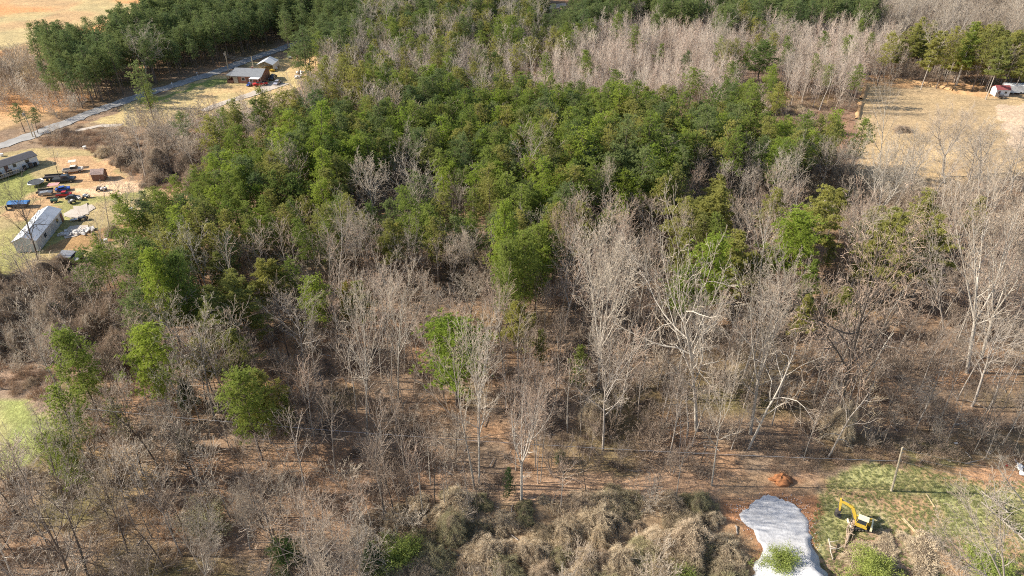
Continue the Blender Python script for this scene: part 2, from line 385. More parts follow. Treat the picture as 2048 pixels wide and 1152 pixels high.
    paint(CLEAR_BR, (.46, .40, .22)); paint(CLEAR_BR, (.36, .37, .16), .8, nz=(6, 5, .42)); paint(CLEAR_BR, (.46, .30, .18), .85, nz=(4, 25, .45))
    paint([(1670, 955), (1740, 930), (1860, 945), (1900, 975), (1890, 1000), (1680, 975)], (.35, .38, .15), .6)
    paint([(1900, 930), (2300, 930), (2300, 975), (1960, 975)], (.52, .31, .18), .9)
    paint([(1660, 1080), (1800, 1062), (1920, 1075), (1960, 1200), (1650, 1200)], (.36, .25, .18), .9)
    paint(CLAY_PAD, (.38, .20, .11)); paint(CLAY_PAD, (.42, .30, .19), .8, nz=(3.5, 8, .5))
    paint([(1380, 1060), (1500, 1040), (1530, 1100), (1500, 1140), (1370, 1100)], (.44, .29, .17), .8)
    c[far] = (.3, .19, .12)
    z = (vn(x, y, 1.6, 30) - .5) * .16 + (vn(x, y, 5, 31) - .5) * .22
    open_ = np.zeros(len(x), bool)
    for pl in NOTREE: open_ |= inpoly(px, py, [(q[0], q[1]) for q in pl])
    z = np.where(open_, z * .2 - .06, z)
    mb = MB()
    i = (np.arange(ny - 1)[:, None] * nx + np.arange(nx - 1)[None, :]).ravel()
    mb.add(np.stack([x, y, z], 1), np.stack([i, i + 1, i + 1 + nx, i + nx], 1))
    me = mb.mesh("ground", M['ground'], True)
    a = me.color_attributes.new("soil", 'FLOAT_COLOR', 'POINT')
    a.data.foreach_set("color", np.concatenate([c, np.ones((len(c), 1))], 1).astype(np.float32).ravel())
    tag(link("ground", me), kind='structure')
mk_ground()

def ribbon(name, pts, widths, z, mat, ragged=.25, seed=0, kind='structure', step=1.5):
    P = [at(*p) for p in pts]; rng = np.random.RandomState(seed)
    d = [0]
    for a, b in zip(P, P[1:]): d.append(d[-1] + (b - a).length)
    s = np.arange(0, d[-1], step); x = np.interp(s, d, [p.x for p in P]); y = np.interp(s, d, [p.y for p in P])
    ker = np.ones(5) / 5
    if len(x) > 12:
        x[2:-2] = np.convolve(x, ker, 'valid'); y[2:-2] = np.convolve(y, ker, 'valid')
    w = np.interp(s, np.linspace(0, d[-1], len(widths)), widths)
    tx = np.gradient(x); ty = np.gradient(y); L = np.hypot(tx, ty); nx, ny = -ty / L, tx / L
    V = []; K = 5
    for q in range(K):
        u = q / (K - 1) - .5; j = (rng.rand(len(x)) - .5) * ragged * (1 if q in (0, K - 1) else 0)
        V.append(np.stack([x + nx * (w * u + j), y + ny * (w * u + j), np.full(len(x), z)], 1))
    n = len(x); mb = MB(); i = np.arange(n - 1)
    Fc = np.concatenate([np.stack([q * n + i, (q + 1) * n + i, (q + 1) * n + i + 1, q * n + i + 1], 1) for q in range(K - 1)])
    mb.add(np.concatenate(V), Fc)
    return tag(link(name, mb.mesh(name, mat, True)), kind=kind)
def sheet(name, pts, z, mat, seed=0, kind='structure', rag=.35):
    P = [at(*p) for p in pts]; rng = np.random.RandomState(seed); out = []
    for a, b in zip(P, P[1:] + P[:1]):
        n = max(2, int((b - a).length / .8))
        for k in range(n):
            q = a.lerp(b, k / n); out.append((q.x + (rng.rand() - .5) * rag, q.y + (rng.rand() - .5) * rag))
    mb = MB(); mb.poly(out, z)
    return tag(link(name, mb.mesh(name, mat)), kind=kind)
ribbon("road", ROAD, [5.2], .06, M['asphalt'], 1.1, 1)
ribbon("driveway", [(405, 222), (440, 208), (480, 196), (520, 183), (545, 172), (562, 164)], [3.2, 3.2, 4.5, 8], .064, M['drive'], .5, 2)
ribbon("path", [(150, 262), (200, 252), (250, 250)], [2.2], .064, M['drive'], .6, 3)
sheet("driveway", [(128, 424), (150, 412), (178, 407), (187, 412), (184, 422), (168, 432), (140, 437), (128, 432)], .06, M['drive'], 4, rag=1.6)
sheet("path", [(128, 465), (140, 452), (175, 450), (180, 460), (160, 470), (130, 478)], .056, M['drive'], 5)
sheet("road", [(1078, 22), (1100, 10), (1130, 6), (1134, 12), (1100, 20), (1084, 24)], .06, M['drive'], 6)
sheet("path", [(-60, 1120), (0, 1128), (14, 1142), (22, 1170), (-60, 1200)], .06, M['dirt_path'], 7)
# gravel pad and its embankment, falling away on the far side from the sun
def gravel():
    left = [(1481, 1018, .1), (1500, 1048, .1), (1522, 1078, .1), (1536, 1102, .3), (1524, 1128, .6), (1505, 1160, 1.0), (1490, 1200, 1.4)]
    right = [(1600, 1015, .1), (1610, 1044, .1), (1615, 1066, .15), (1612, 1088, .8), (1618, 1112, 1.6), (1632, 1140, 2.2), (1655, 1200, 2.8)]
    A = np.array([at(*p)[:] for p in left]); B = np.array([at(*p)[:] for p in right])
    n = 60; tt = np.linspace(0, len(A) - 1, n); rng = np.random.RandomState(3)
    f = lambda Q: np.stack([np.interp(tt, np.arange(len(Q)), Q[:, k]) for k in range(3)], 1)
    A = f(A); B = f(B); A[:, 0] += (vn(tt * 3, tt * 0, 1.0, 3) - .5) * 1.8; B[:, 0] += (vn(tt * 3, tt * 0, 1.0, 8) - .5) * .9
    K = 24; rows = []
    for k in range(K):
        u = k / (K - 1); q = A * (1 - u) + B * u
        bulge = math.sin(math.pi * u)
        q[:, 1] += np.exp(-tt * 1.6) * (2.1 * bulge + (vn(u * 30 + tt * 0, tt, 1.0, 5) - .5) * 1.0)
        q[:, 2] += (vn(q[:, 0], q[:, 1], .8, 6) - .5) * .03
        rows.append(q)
    sk = B.copy(); sk[:, 0] += B[:, 2] * 1.1 + .2; sk[:, 2] = -.05; rows.append(sk)
    lk = A.copy(); lk[:, 0] -= A[:, 2] * 1.3 + .1; lk[:, 2] = -.05; rows = [lk] + rows
    mb = MB(); m = len(rows); V = np.concatenate(rows); i = np.arange(n - 1)
    Fc = np.concatenate([np.stack([q * n + i, q * n + i + 1, (q + 1) * n + i + 1, (q + 1) * n + i], 1) for q in range(m - 1)])
    mb.add(V, Fc)
    tag(link("gravel_pad", mb.mesh("gravel_pad", M['gravel'], True)), kind='structure')
gravel()

# ================================================================ PLANTS
UPV = np.array([0, 0, 1.0])
def nrm(v): return v / (np.linalg.norm(v) + 1e-9)
def perp(rng, d):
    v = rng.normal(size=3); v -= d * v.dot(d); return nrm(v)
def branch(T, rng, p, d, L, r, lvl, P, mats, az0=None):
    ns = P['seg'][lvl]; wob = P['wob'][lvl]; tr = P['trop'][lvl]
    pts = [p]; dirs = [d]
    for i in range(ns):
        d = nrm(d + rng.normal(0, wob, 3) + UPV * tr); p = p + d * (L / ns); pts.append(p); dirs.append(d)
    t = np.linspace(0, 1, ns + 1)
    end = P['end'][lvl]
    rad = np.maximum(r * (1 - t * (1 - end)), P['rmin'])
    pts_a = np.array(pts)
    T[0 if lvl <= P['trunk_lvl'] else 1].add(pts_a, rad, P['k'][lvl], 0)
    if lvl < P['max']:
        nb = P['n'][lvl]; nb = max(1, int(nb * (0.8 + .4 * rng.rand())))
        a0 = rng.rand() * 6.28; t0 = P['t0'][lvl]
        for j in range(nb):
            u = t0 + (1 - t0) * (j + rng.rand() * .8) / nb
            f = u * ns; i = min(int(f), ns - 1); q = pts[i] + (pts[i + 1] - pts[i]) * (f - i); dd = dirs[i + 1]
            an = R(P['ang'][lvl] * (.75 + .5 * rng.rand()) * (1.15 - .45 * u))
            az = a0 + j * 2.399 + rng.normal(0, .3)
            e1 = nrm(np.cross(dd, np.array([.3, .2, .9]) if abs(dd[2]) < .8 else np.array([1.0, .1, 0]))); e2 = np.cross(dd, e1)
            nd = math.cos(an) * dd + math.sin(an) * (math.cos(az) * e1 + math.sin(az) * e2)
            pr = P['prof'](u, t0) if lvl == 0 else (1.15 - .6 * u)
            branch(T, rng, q, nrm(nd), L * P['ratio'][lvl] * pr * (.75 + .5 * rng.rand()), max(rad[i] * P['rr'][lvl], P['rmin']), lvl + 1, P, mats)
def bare_proto(seed, h=20, kind='tall', k5=True):
    rng = np.random.RandomState(seed); T = (Tubes(), Tubes())
    P = dict(seg=[9, 6, 4, 2, 2], wob=[.035, .09, .14, .16, .18], trop=[.02, .09, .06, .05, .04], end=[.18, .25, .3, .6, .8], rmin=.017, k=[7, 5, 3, 3, 3],
             n=[13, 8, 6, 2], t0=[.42, .15, .1, .2], ang=[46, 42, 40, 36], ratio=[.36, .42, .42, .55], rr=[.55, .6, .62, .75], max=4, trunk_lvl=2,
             prof=lambda u, t0: .45 + 1.0 * math.sin(math.pi * min(1, (u - t0) / (1 - t0) * .85 + .12)))
    z = np.array([0, 0, -.3]); d = nrm(np.array([rng.normal(0, .03), rng.normal(0, .03), 1.0]))
    if kind == 'tall': branch(T, rng, z, d, h, .26, 0, P, 0)
    elif kind == 'vase':       # forks low into several ascending leaders
        P0 = dict(P, n=[5, 8, 6, 4], t0=[.55, .1, .1, .2], ratio=[.3, .42, .42, .5]); hf = h * .36
        pts = [z, z + d * hf * .5, z + d * hf]; T[0].add(np.array(pts), np.array([.34, .28, .25]), 8, 0)
        nL = rng.randint(3, 6); a0 = rng.rand() * 6
        Pl = dict(P, n=[10, 8, 6, 2], t0=[.25, .15, .1, .2], ang=[38, 40, 38, 36], ratio=[.36, .42, .45, .5], trop=[.075, .07, .05, .04, .04], wob=[.06, .1, .14, .16, .18])
        for q in range(nL):
            az = a0 + q * 6.28 / nL + rng.normal(0, .3); an = R(16 + 24 * rng.rand())
            nd = np.array([math.sin(an) * math.cos(az), math.sin(an) * math.sin(az), math.cos(an)])
            branch(T, rng, pts[-1] - d * rng.rand() * 1.2, nd, (h - hf) * (.8 + .3 * rng.rand()), .17, 0, Pl, 0)
        for q in range(3):
            az = rng.rand() * 6.28; nd = nrm(np.array([math.cos(az), math.sin(az), .4]))
            branch(T, rng, z + d * hf * (.65 + .3 * rng.rand()), nd, h * .26, .08, 1, P, 0)
    elif kind == 'wide':       # broad oak crown, arching limbs
        P1 = dict(P, n=[14, 9, 6, 2], t0=[.3, .12, .1, .2], ang=[56, 46, 44, 38], ratio=[.50, .42, .42, .5], trop=[.02, .03, .03, .03, .03], wob=[.06, .16, .2, .2, .2], end=[.15, .22, .3, .6, .8])
        branch(T, rng, z, d, h, .33, 0, P1, 0)
    elif kind == 'slender':
        P2 = dict(P, n=[14, 5, 2], t0=[.45, .15, .15], ang=[42, 40, 38], ratio=[.22, .48, .5], max=3, seg=[8, 3, 2, 2], k=[5, 3, 3, 3], wob=[.03, .09, .13, .15], trunk_lvl=1)
        branch(T, rng, z, d, h, .12, 0, P2, 0)
    elif kind == 'pole':
        P2 = dict(P, n=[24, 5], t0=[.25, .15], ang=[44, 40], ratio=[.16 + .08 * rng.rand(), .5], max=2, seg=[7, 2, 2], k=[4, 3, 3], wob=[.02, .08, .13], trunk_lvl=0, prof=lambda u, t0: 1.3 - .7 * u, rmin=.02)
        branch(T, rng, z, d, h, .075, 0, P2, 0)
    elif kind == 'brushy':     # many thin stems from the base
        P3 = dict(P, n=[7, 5, 2], t0=[.2, .15, .15], ang=[36, 40, 38], ratio=[.35, .45, .5], max=3, seg=[5, 3, 2, 2], k=[4, 3, 3, 3], wob=[.08, .12, .14, .15], trunk_lvl=0, trop=[.04, .04, .03, .02])
        for q in range(rng.randint(5, 9)):
            az = rng.rand() * 6.28; an = R(8 + 26 * rng.rand())
            branch(T, rng, z + np.array([math.cos(az), math.sin(az), 0]) * .25, np.array([math.sin(an) * math.cos(az), math.sin(an) * math.sin(az), math.cos(an)]), h * (.7 + .35 * rng.rand()), .05, 0, P3, 0)
    elif kind == 'snag':       # dead tree, few broken arching limbs
        P4 = dict(P, n=[9, 7, 6], t0=[.3, .2, .2], ang=[62, 50, 45], ratio=[.42, .45, .45], rr=[.42, .5, .5, .5], max=3, wob=[.07, .22, .25, .22], trop=[.01, -.06, -.02, 0], end=[.3, .3, .4, .6])
        branch(T, rng, z, d, h, .28, 0, P4, 0)
    A, B = MB(), MB(); T[0].out(A); T[1].out(B)
    return A, B

def pine_proto(seed, h=18, style='loblolly'):
    rng = np.random.RandomState(seed); A = MB(); T = Tubes()
    ns = 9; pts = [np.array([0, 0, -.3])]; d = np.array([0, 0, 1.0])
    for i in range(ns):
        d = nrm(d + rng.normal(0, .02, 3) * [1, 1, 0]); pts.append(pts[-1] + d * h / ns)
    pts = np.array(pts); T.add(pts, np.linspace(.19, .035, ns + 1), 7)
    flat = style == 'flat'
    hc = {'loblolly': .42, 'flat': .42, 'young': .12, 'big': .36}[style]
    Rm = {'loblolly': 3.1, 'flat': 3.9, 'young': 2.1, 'big': 4.3}[style]
    nb = {'loblolly': 46, 'flat': 42, 'young': 40, 'big': 72}[style]
    C = []
    for j in range(nb):
        u = (j + rng.rand()) / nb; hh = hc + (1 - hc) * u
        f = hh * ns; i = min(int(f), ns - 1); q = pts[i] + (pts[i + 1] - pts[i]) * (f - i)
        if style == 'young': L = Rm * (1 - u) ** .8 + .3
        elif flat: L = Rm * (1 - u ** 3) * (.55 + .45 * math.sin(math.pi * min(1, u + .3))) + .5
        else: L = Rm * math.sqrt(max(0, 1 - u ** 2.6)) * (.62 + .38 * min(1, u * 3)) + .35
        L *= .45 + .8 * rng.rand()
        az = j * 2.399 + rng.normal(0, .4); el = R((2 if flat else 14) + 42 * u ** 2 + rng.normal(0, 7) - (12 if u < .25 else 0))
        dd = np.array([math.cos(az) * math.cos(el), math.sin(az) * math.cos(el), math.sin(el)])
        n = 4; bp = [q]
        for k in range(n):
            dd = nrm(dd + rng.normal(0, .1, 3) + UPV * (.05 if flat else .09)); bp.append(bp[-1] + dd * L / n)
        bp = np.array(bp); T.add(bp, np.linspace(.05, .015, n + 1), 3)
        m = max(2, int(L * (2.8 if flat else 2.5)))
        for k in range(m):
            s = .35 + .65 * (k + rng.rand()) / m; f2 = s * n; ii = min(int(f2), n - 1)
            c = bp[ii] + (bp[ii + 1] - bp[ii]) * (f2 - ii)
            off = rng.normal(0, 1, 3) * np.array([.42, .42, .10 if flat else .22]) * (.5 + L * .22)
            C.append((c + off, dd))
    C2 = []
    for c, dd in C:
        for k in range(5 if style == 'big' else 4 if not flat else 12):
            C2.append((c + rng.normal(0, 1, 3) * np.array([.30, .30, .09 if flat else .2]), dd))
    P = np.array([c for c, _ in C2]); D = np.array([e for _, e in C2])
    nt_ = len(P); nbl = 21
    Pb = np.repeat(P, nbl, 0); Db = np.repeat(D, nbl, 0)
    v = rng.normal(size=Pb.shape); v /= np.linalg.norm(v, axis=1, keepdims=True)
    Dd = v + Db * .5 + UPV * (.45 if not flat else .35)
    B = MB(); blades(B, Pb, Dd, .20 + .18 * rng.rand(len(Pb)), .048 + .035 * rng.rand(len(Pb)), rng)
    T.out(A)
    return A, B
def cedar_proto(seed, h=7):
    rng = np.random.RandomState(seed); A = MB(); A.cyl((0, 0, -.2), (0, 0, h * .9), .12, .03, 6)
    n = 9000; u = rng.rand(n) ** .8; lob = rng.rand(5) * 6.28
    az = rng.rand(n) * 6.28
    r = (1.7 * (1 - u) ** .75 + .12) * (.55 + .45 * rng.rand(n) ** .5) * (1 + .22 * np.sin(az * 3 + u * 9 + lob[0]) + .15 * np.sin(az * 7 + u * 23))
    P = np.stack([np.cos(az) * r, np.sin(az) * r, .3 + u * (h - .3)], 1)
    D = np.stack([np.cos(az), np.sin(az), np.full(n, .8)], 1) + rng.normal(0, .6, (n, 3))
    B = MB(); blades(B, P, D, .3 + .2 * rng.rand(n), .09, rng); return A, B
def shrub_proto(seed, h=4, rad=3.0, n=9000):
    """round leafy evergreen shrub of many small sprays on real stems"""
    rng = np.random.RandomState(seed); A = MB(); T = Tubes(); tips = []
    for q in range(16):
        az = rng.rand() * 6.28; an = R(10 + 55 * rng.rand()); d = np.array([math.sin(an) * math.cos(az), math.sin(an) * math.sin(az), math.cos(an)])
        L = h * (.75 + .3 * rng.rand()); p = np.array([0, 0, -.1]); pts = [p]
        for k in range(4): d = nrm(d + rng.normal(0, .12, 3)); p = p + d * L / 4 * np.array([rad / h * 1.15, rad / h * 1.15, 1]); pts.append(p)
        T.add(np.array(pts), np.linspace(.06, .015, 5), 4)
        for k in range(9): tips.append(pts[2 + k % 3] + rng.normal(0, 1, 3) * np.array([.55, .55, .4]))
    T.out(A); tips = np.array(tips); ix = rng.randint(0, len(tips), n)
    P = tips[ix] + rng.normal(0, .33, (n, 3)); P[:, 2] = np.maximum(P[:, 2], .1)
    D = rng.normal(size=(n, 3)) + UPV * .5
    B = MB(); blades(B, P, D, .16 + .14 * rng.rand(n), .07 + .04 * rng.rand(n), rng); return A, B
def drape_proto(seed, lobes, n=9000, L=(.35, .9), wd=.035, down=.9, core=True):
    """a hump of dead vines hanging over whatever they climbed"""
    rng = np.random.RandomState(seed); A, B = MB(), MB()
    lb = np.array(lobes); wts = lb[:, 3] * lb[:, 4]; ix = rng.choice(len(lb), n, p=wts / wts.sum())
    v = rng.normal(size=(n, 3)); v[:, 2] = np.abs(v[:, 2]) * (1 - .6 * rng.rand(n)); v /= np.linalg.norm(v, axis=1, keepdims=True)
    az = np.arctan2(v[:, 1], v[:, 0])
    k = 1 + .20 * np.sin(az * 4 + ix * 2.1 + v[:, 2] * 4) + .12 * np.sin(az * 9 + ix + v[:, 2] * 7) + .07 * rng.normal(size=n)
    c = lb[ix]; sc = np.stack([c[:, 3], c[:, 3], c[:, 4]], 1)
    P = c[:, :3] + v * sc * k[:, None]
    P[:, 2] = np.maximum(P[:, 2], .05)
    D = np.stack([v[:, 0], v[:, 1], -down * np.ones(n)], 1) + rng.normal(0, .55, (n, 3)) + v * .25
    up = rng.rand(n) < .30; D[up] = v[up] + rng.normal(0, .5, (up.sum(), 3))
    blades(B, P, D, L[0] + (L[1] - L[0]) * rng.rand(n), wd * (.7 + .8 * rng.rand(n)), rng)
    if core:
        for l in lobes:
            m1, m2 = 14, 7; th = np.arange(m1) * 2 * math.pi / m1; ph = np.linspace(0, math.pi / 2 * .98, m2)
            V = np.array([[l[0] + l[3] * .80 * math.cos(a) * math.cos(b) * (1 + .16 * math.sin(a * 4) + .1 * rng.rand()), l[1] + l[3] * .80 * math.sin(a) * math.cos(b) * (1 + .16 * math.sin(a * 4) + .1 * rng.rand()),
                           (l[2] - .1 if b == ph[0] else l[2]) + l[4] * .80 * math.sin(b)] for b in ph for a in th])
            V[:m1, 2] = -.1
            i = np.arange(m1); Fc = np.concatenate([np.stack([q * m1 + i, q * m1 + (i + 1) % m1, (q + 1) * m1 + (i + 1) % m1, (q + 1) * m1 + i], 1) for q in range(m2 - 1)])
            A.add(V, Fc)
    return A, B
def brush_proto(seed, h=1.2, n=160, spread=.8):
    rng = np.random.RandomState(seed); B = MB()
    az = rng.rand(n) * 6.28; rr = spread * np.sqrt(rng.rand(n)); P = np.stack([np.cos(az) * rr, np.sin(az) * rr, np.zeros(n) - .05], 1)
    D = rng.normal(0, .45, (n, 3)) + UPV
    P2 = P + D / np.linalg.norm(D, axis=1, keepdims=True) * (h * .6 * rng.rand(n))[:, None]
    blades(B, P, D, h * (.5 + .6 * rng.rand(n)), .03, rng)
    blades(B, P2, rng.normal(0, .8, (n, 3)) + UPV * .5, h * (.25 + .35 * rng.rand(n)), .028, rng)
    return MB(), B

# prototypes: name -> (part names, [(mesh A, mesh B)], native height)
PROTO = {}
def reg(name, gens, matA, matB, h):
    out = []
    for g in gens:
        A, B = g
        V = np.concatenate(B.v); out.append((A, B, 2 * float(np.percentile(np.hypot(V[:, 0], V[:, 1]), 92 if name in ('tall', 'vase', 'wide', 'slender', 'snag') else 99))))
    PROTO[name] = dict(g=out, matA=matA, matB=matB, h=h, cache={}, j={})
def proto_mesh(name, i, mA=None, mB=None):
    P = PROTO[name]; i %= len(P['g']); key = (i, mA, mB)
    if key not in P['cache']:
        A, B, _ = P['g'][i]
        base = P['cache'].get((i, None, None))
        if base is None:
            base = (A.mesh(name + "_trunk", M[P['matA']], True) if A.n else None, B.mesh(name + "_crown", M[P['matB']], True))
            P['cache'][(i, None, None)] = base
        if mA or mB:
            a = base[0].copy() if base[0] else None; b = base[1].copy()
            if a and mA: a.materials[0] = M[mA]
            if mB: b.materials[0] = M[mB]
            P['cache'][key] = (a, b)
    return P['cache'][key]
reg('pine', [pine_proto(100 + i) for i in range(7)], 'pine_bark', 'needle', 18)
reg('bigpine', [pine_proto(150 + i, 18, 'big') for i in range(4)], 'pine_bark', 'needle', 18)
reg('flatpine', [pine_proto(200 + i, 16, 'flat') for i in range(5)], 'bark_grey', 'needle_olive', 16)
reg('youngpine', [pine_proto(300 + i, 7, 'young') for i in range(3)], 'pine_bark', 'needle', 7)
reg('tall', [bare_proto(400 + i, 20, 'tall') for i in range(5)], 'bark_grey', 'twig_grey', 20)
reg('vase', [bare_proto(420 + i, 22, 'vase') for i in range(5)], 'bark_pale', 'twig_grey', 22)
reg('wide', [bare_proto(440 + i, 17, 'wide') for i in range(4)], 'bark_grey', 'twig_grey', 17)
reg('slender', [bare_proto(460 + i, 15, 'slender') for i in range(7)], 'bark_grey', 'twig_red', 15)
reg('pole', [bare_proto(480 + i, 12, 'pole') for i in range(5)], 'twig_pink', 'twig_pink', 12)
reg('brushy', [bare_proto(500 + i, 5, 'brushy') for i in range(6)], 'twig_grey', 'twig_grey', 5)
reg('snag', [bare_proto(520 + i, 14, 'snag') for i in range(3)], 'bark_pale', 'bark_grey', 14)
reg('cedar', [cedar_proto(540 + i) for i in range(3)], 'bark_dark', 'cedar', 7)
reg('shrub', [shrub_proto(560 + i) for i in range(3)], 'bark_grey', 'shrub_green', 4)
def lob(seed, n, R0, H0, spread):
    r = np.random.RandomState(seed)
    return [(0, 0, 0, R0, H0)] + [(spread * math.cos(a), spread * math.sin(a), 0, R0 * (.45 + .4 * r.rand()), H0 * (.4 + .45 * r.rand())) for a in (r.rand(n) * 6.28)]
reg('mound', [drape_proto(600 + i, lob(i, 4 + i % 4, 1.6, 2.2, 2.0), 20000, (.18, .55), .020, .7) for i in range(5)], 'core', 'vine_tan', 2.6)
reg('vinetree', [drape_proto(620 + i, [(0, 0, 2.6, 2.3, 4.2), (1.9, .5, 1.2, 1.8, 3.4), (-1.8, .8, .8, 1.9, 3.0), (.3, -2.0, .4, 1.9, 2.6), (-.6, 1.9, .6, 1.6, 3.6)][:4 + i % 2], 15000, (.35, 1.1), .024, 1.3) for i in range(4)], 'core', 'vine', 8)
reg('scrub', [brush_proto(640 + i) for i in range(5)], 'core', 'brush', 1.2)
reg('tuft', [brush_proto(660 + i, .45, 60, .35) for i in range(3)], 'core', 'grass_blade', .45)

# species: prototype, name, category, part names
SPEC = {
 'pine': ('pine_tree', 'pine', ('trunk', 'crown')), 'flatpine': ('pine_tree', 'pine', ('trunk', 'crown')), 'youngpine': ('pine_tree', 'pine', ('trunk', 'crown')),
 'bigpine': ('pine_tree', 'pine', ('trunk', 'crown')), 'tall': ('bare_tree', 'bare tree', ('trunk', 'crown')), 'vase': ('bare_tree', 'bare tree', ('trunk', 'crown')), 'wide': ('bare_tree', 'bare tree', ('trunk', 'crown')),
 'snag': ('bare_tree', 'bare tree', ('trunk', 'crown')), 'slender': ('slender_tree', 'slender tree', ('trunk', 'crown')), 'pole': ('pole_tree', 'thin tree', ('trunk', 'crown')),
 'brushy': ('sapling', 'sapling', ('stem', 'twigs')), 'cedar': ('cedar_tree', 'cedar', ('trunk', 'crown')), 'shrub': ('evergreen_shrub', 'shrub', ('stem', 'leaves')),
 'mound': ('vine_mound', 'vine mound', ('inner_thicket', 'vines')), 'vinetree': ('vine_covered_tree', 'vine-covered tree', ('inner_thicket', 'vines')),
 'scrub': ('brush_clump', 'brush', ('stem', 'twigs'))}
def plant(sp, loc, s, rz, vi, mA=None, mB=None, label=None, group=None, lean=None, sxy=1.0, parts=True):
    a, b = proto_mesh(sp, vi, mA, mB); nm, cat, pn = SPEC[sp]
    if parts and a is not None:
        o = empty(nm, loc, rz)
        link(pn[0], a, o); link(pn[1], b, o)
    else:
        o = link(nm, b, None, loc, rz)
    if lean is not None:
        q = UPV_V.rotation_difference(lean); o.rotation_mode = 'QUATERNION'; o.rotation_quaternion = q @ Euler((0, 0, rz)).to_quaternion()
    o.scale = (s * sxy, s * sxy, s)
    tag(o, label, cat, group); return o
UPV_V = Vector((0, 0, 1))
PLACED = []     # (x, y, radius) of hand placed plants
def hand(sp, base, top, label, vi=0, mA=None, mB=None, wpx=None, group=None, rz=None):
    """base and top of the plant as read in the photograph, set at their place in the world"""
    P = at(*base); T = on_plane(top[0], top[1], P.y); v = T - P; s = v.length / PROTO[sp]['h']
    sxy = 1.0
    if wpx:
        g = PROTO[sp]['g']; nat = g[vi % len(g)][2]
        dep = P.y * CP + (CAMZ - v.z * .7) * SP; wm = wpx / F * dep; sxy = min(1.8, max(.55, wm / (nat * s)))
    o = plant(sp, P, s, (vi * 1.7 if rz is None else rz), vi, mA, mB, label, group, v.normalized(), sxy)
    PLACED.append((P.x, P.y, 2.2 if sp not in ('brushy', 'cedar', 'youngpine') else 1.5)); HANDS.append((top[0], (base[1] + 2 * top[1]) / 3, label))
    hw = (wpx or 50) / 2
    if sp in ('tall', 'vase', 'wide', 'snag', 'slender'): CLEARB.append((top[0] - hw * .85, top[1] - 8, top[0] + hw * .85, top[1] + (base[1] - top[1]) * .75, P.y, 0.0))
    elif sp in ('pine', 'bigpine', 'flatpine', 'youngpine', 'vinetree', 'mound', 'shrub'): CLEARB.append((top[0] - hw * .9, top[1] - 4, top[0] + hw * .9, top[1] + hw * 2.0, P.y, .6))
    return o
def crown(sp, top, h, label, vi=0, mA=None, mB=None, wpx=None, group=None):
    """same, for a plant whose foot is hidden: its top in the photograph and its real height"""
    G = at(top[0], top[1], h); b = proj(G.x, G.y, 0)
    return hand(sp, (float(b[0]), float(b[1])), top, label, vi, mA, mB, wpx, group)
HANDS = []; CLEARB = []
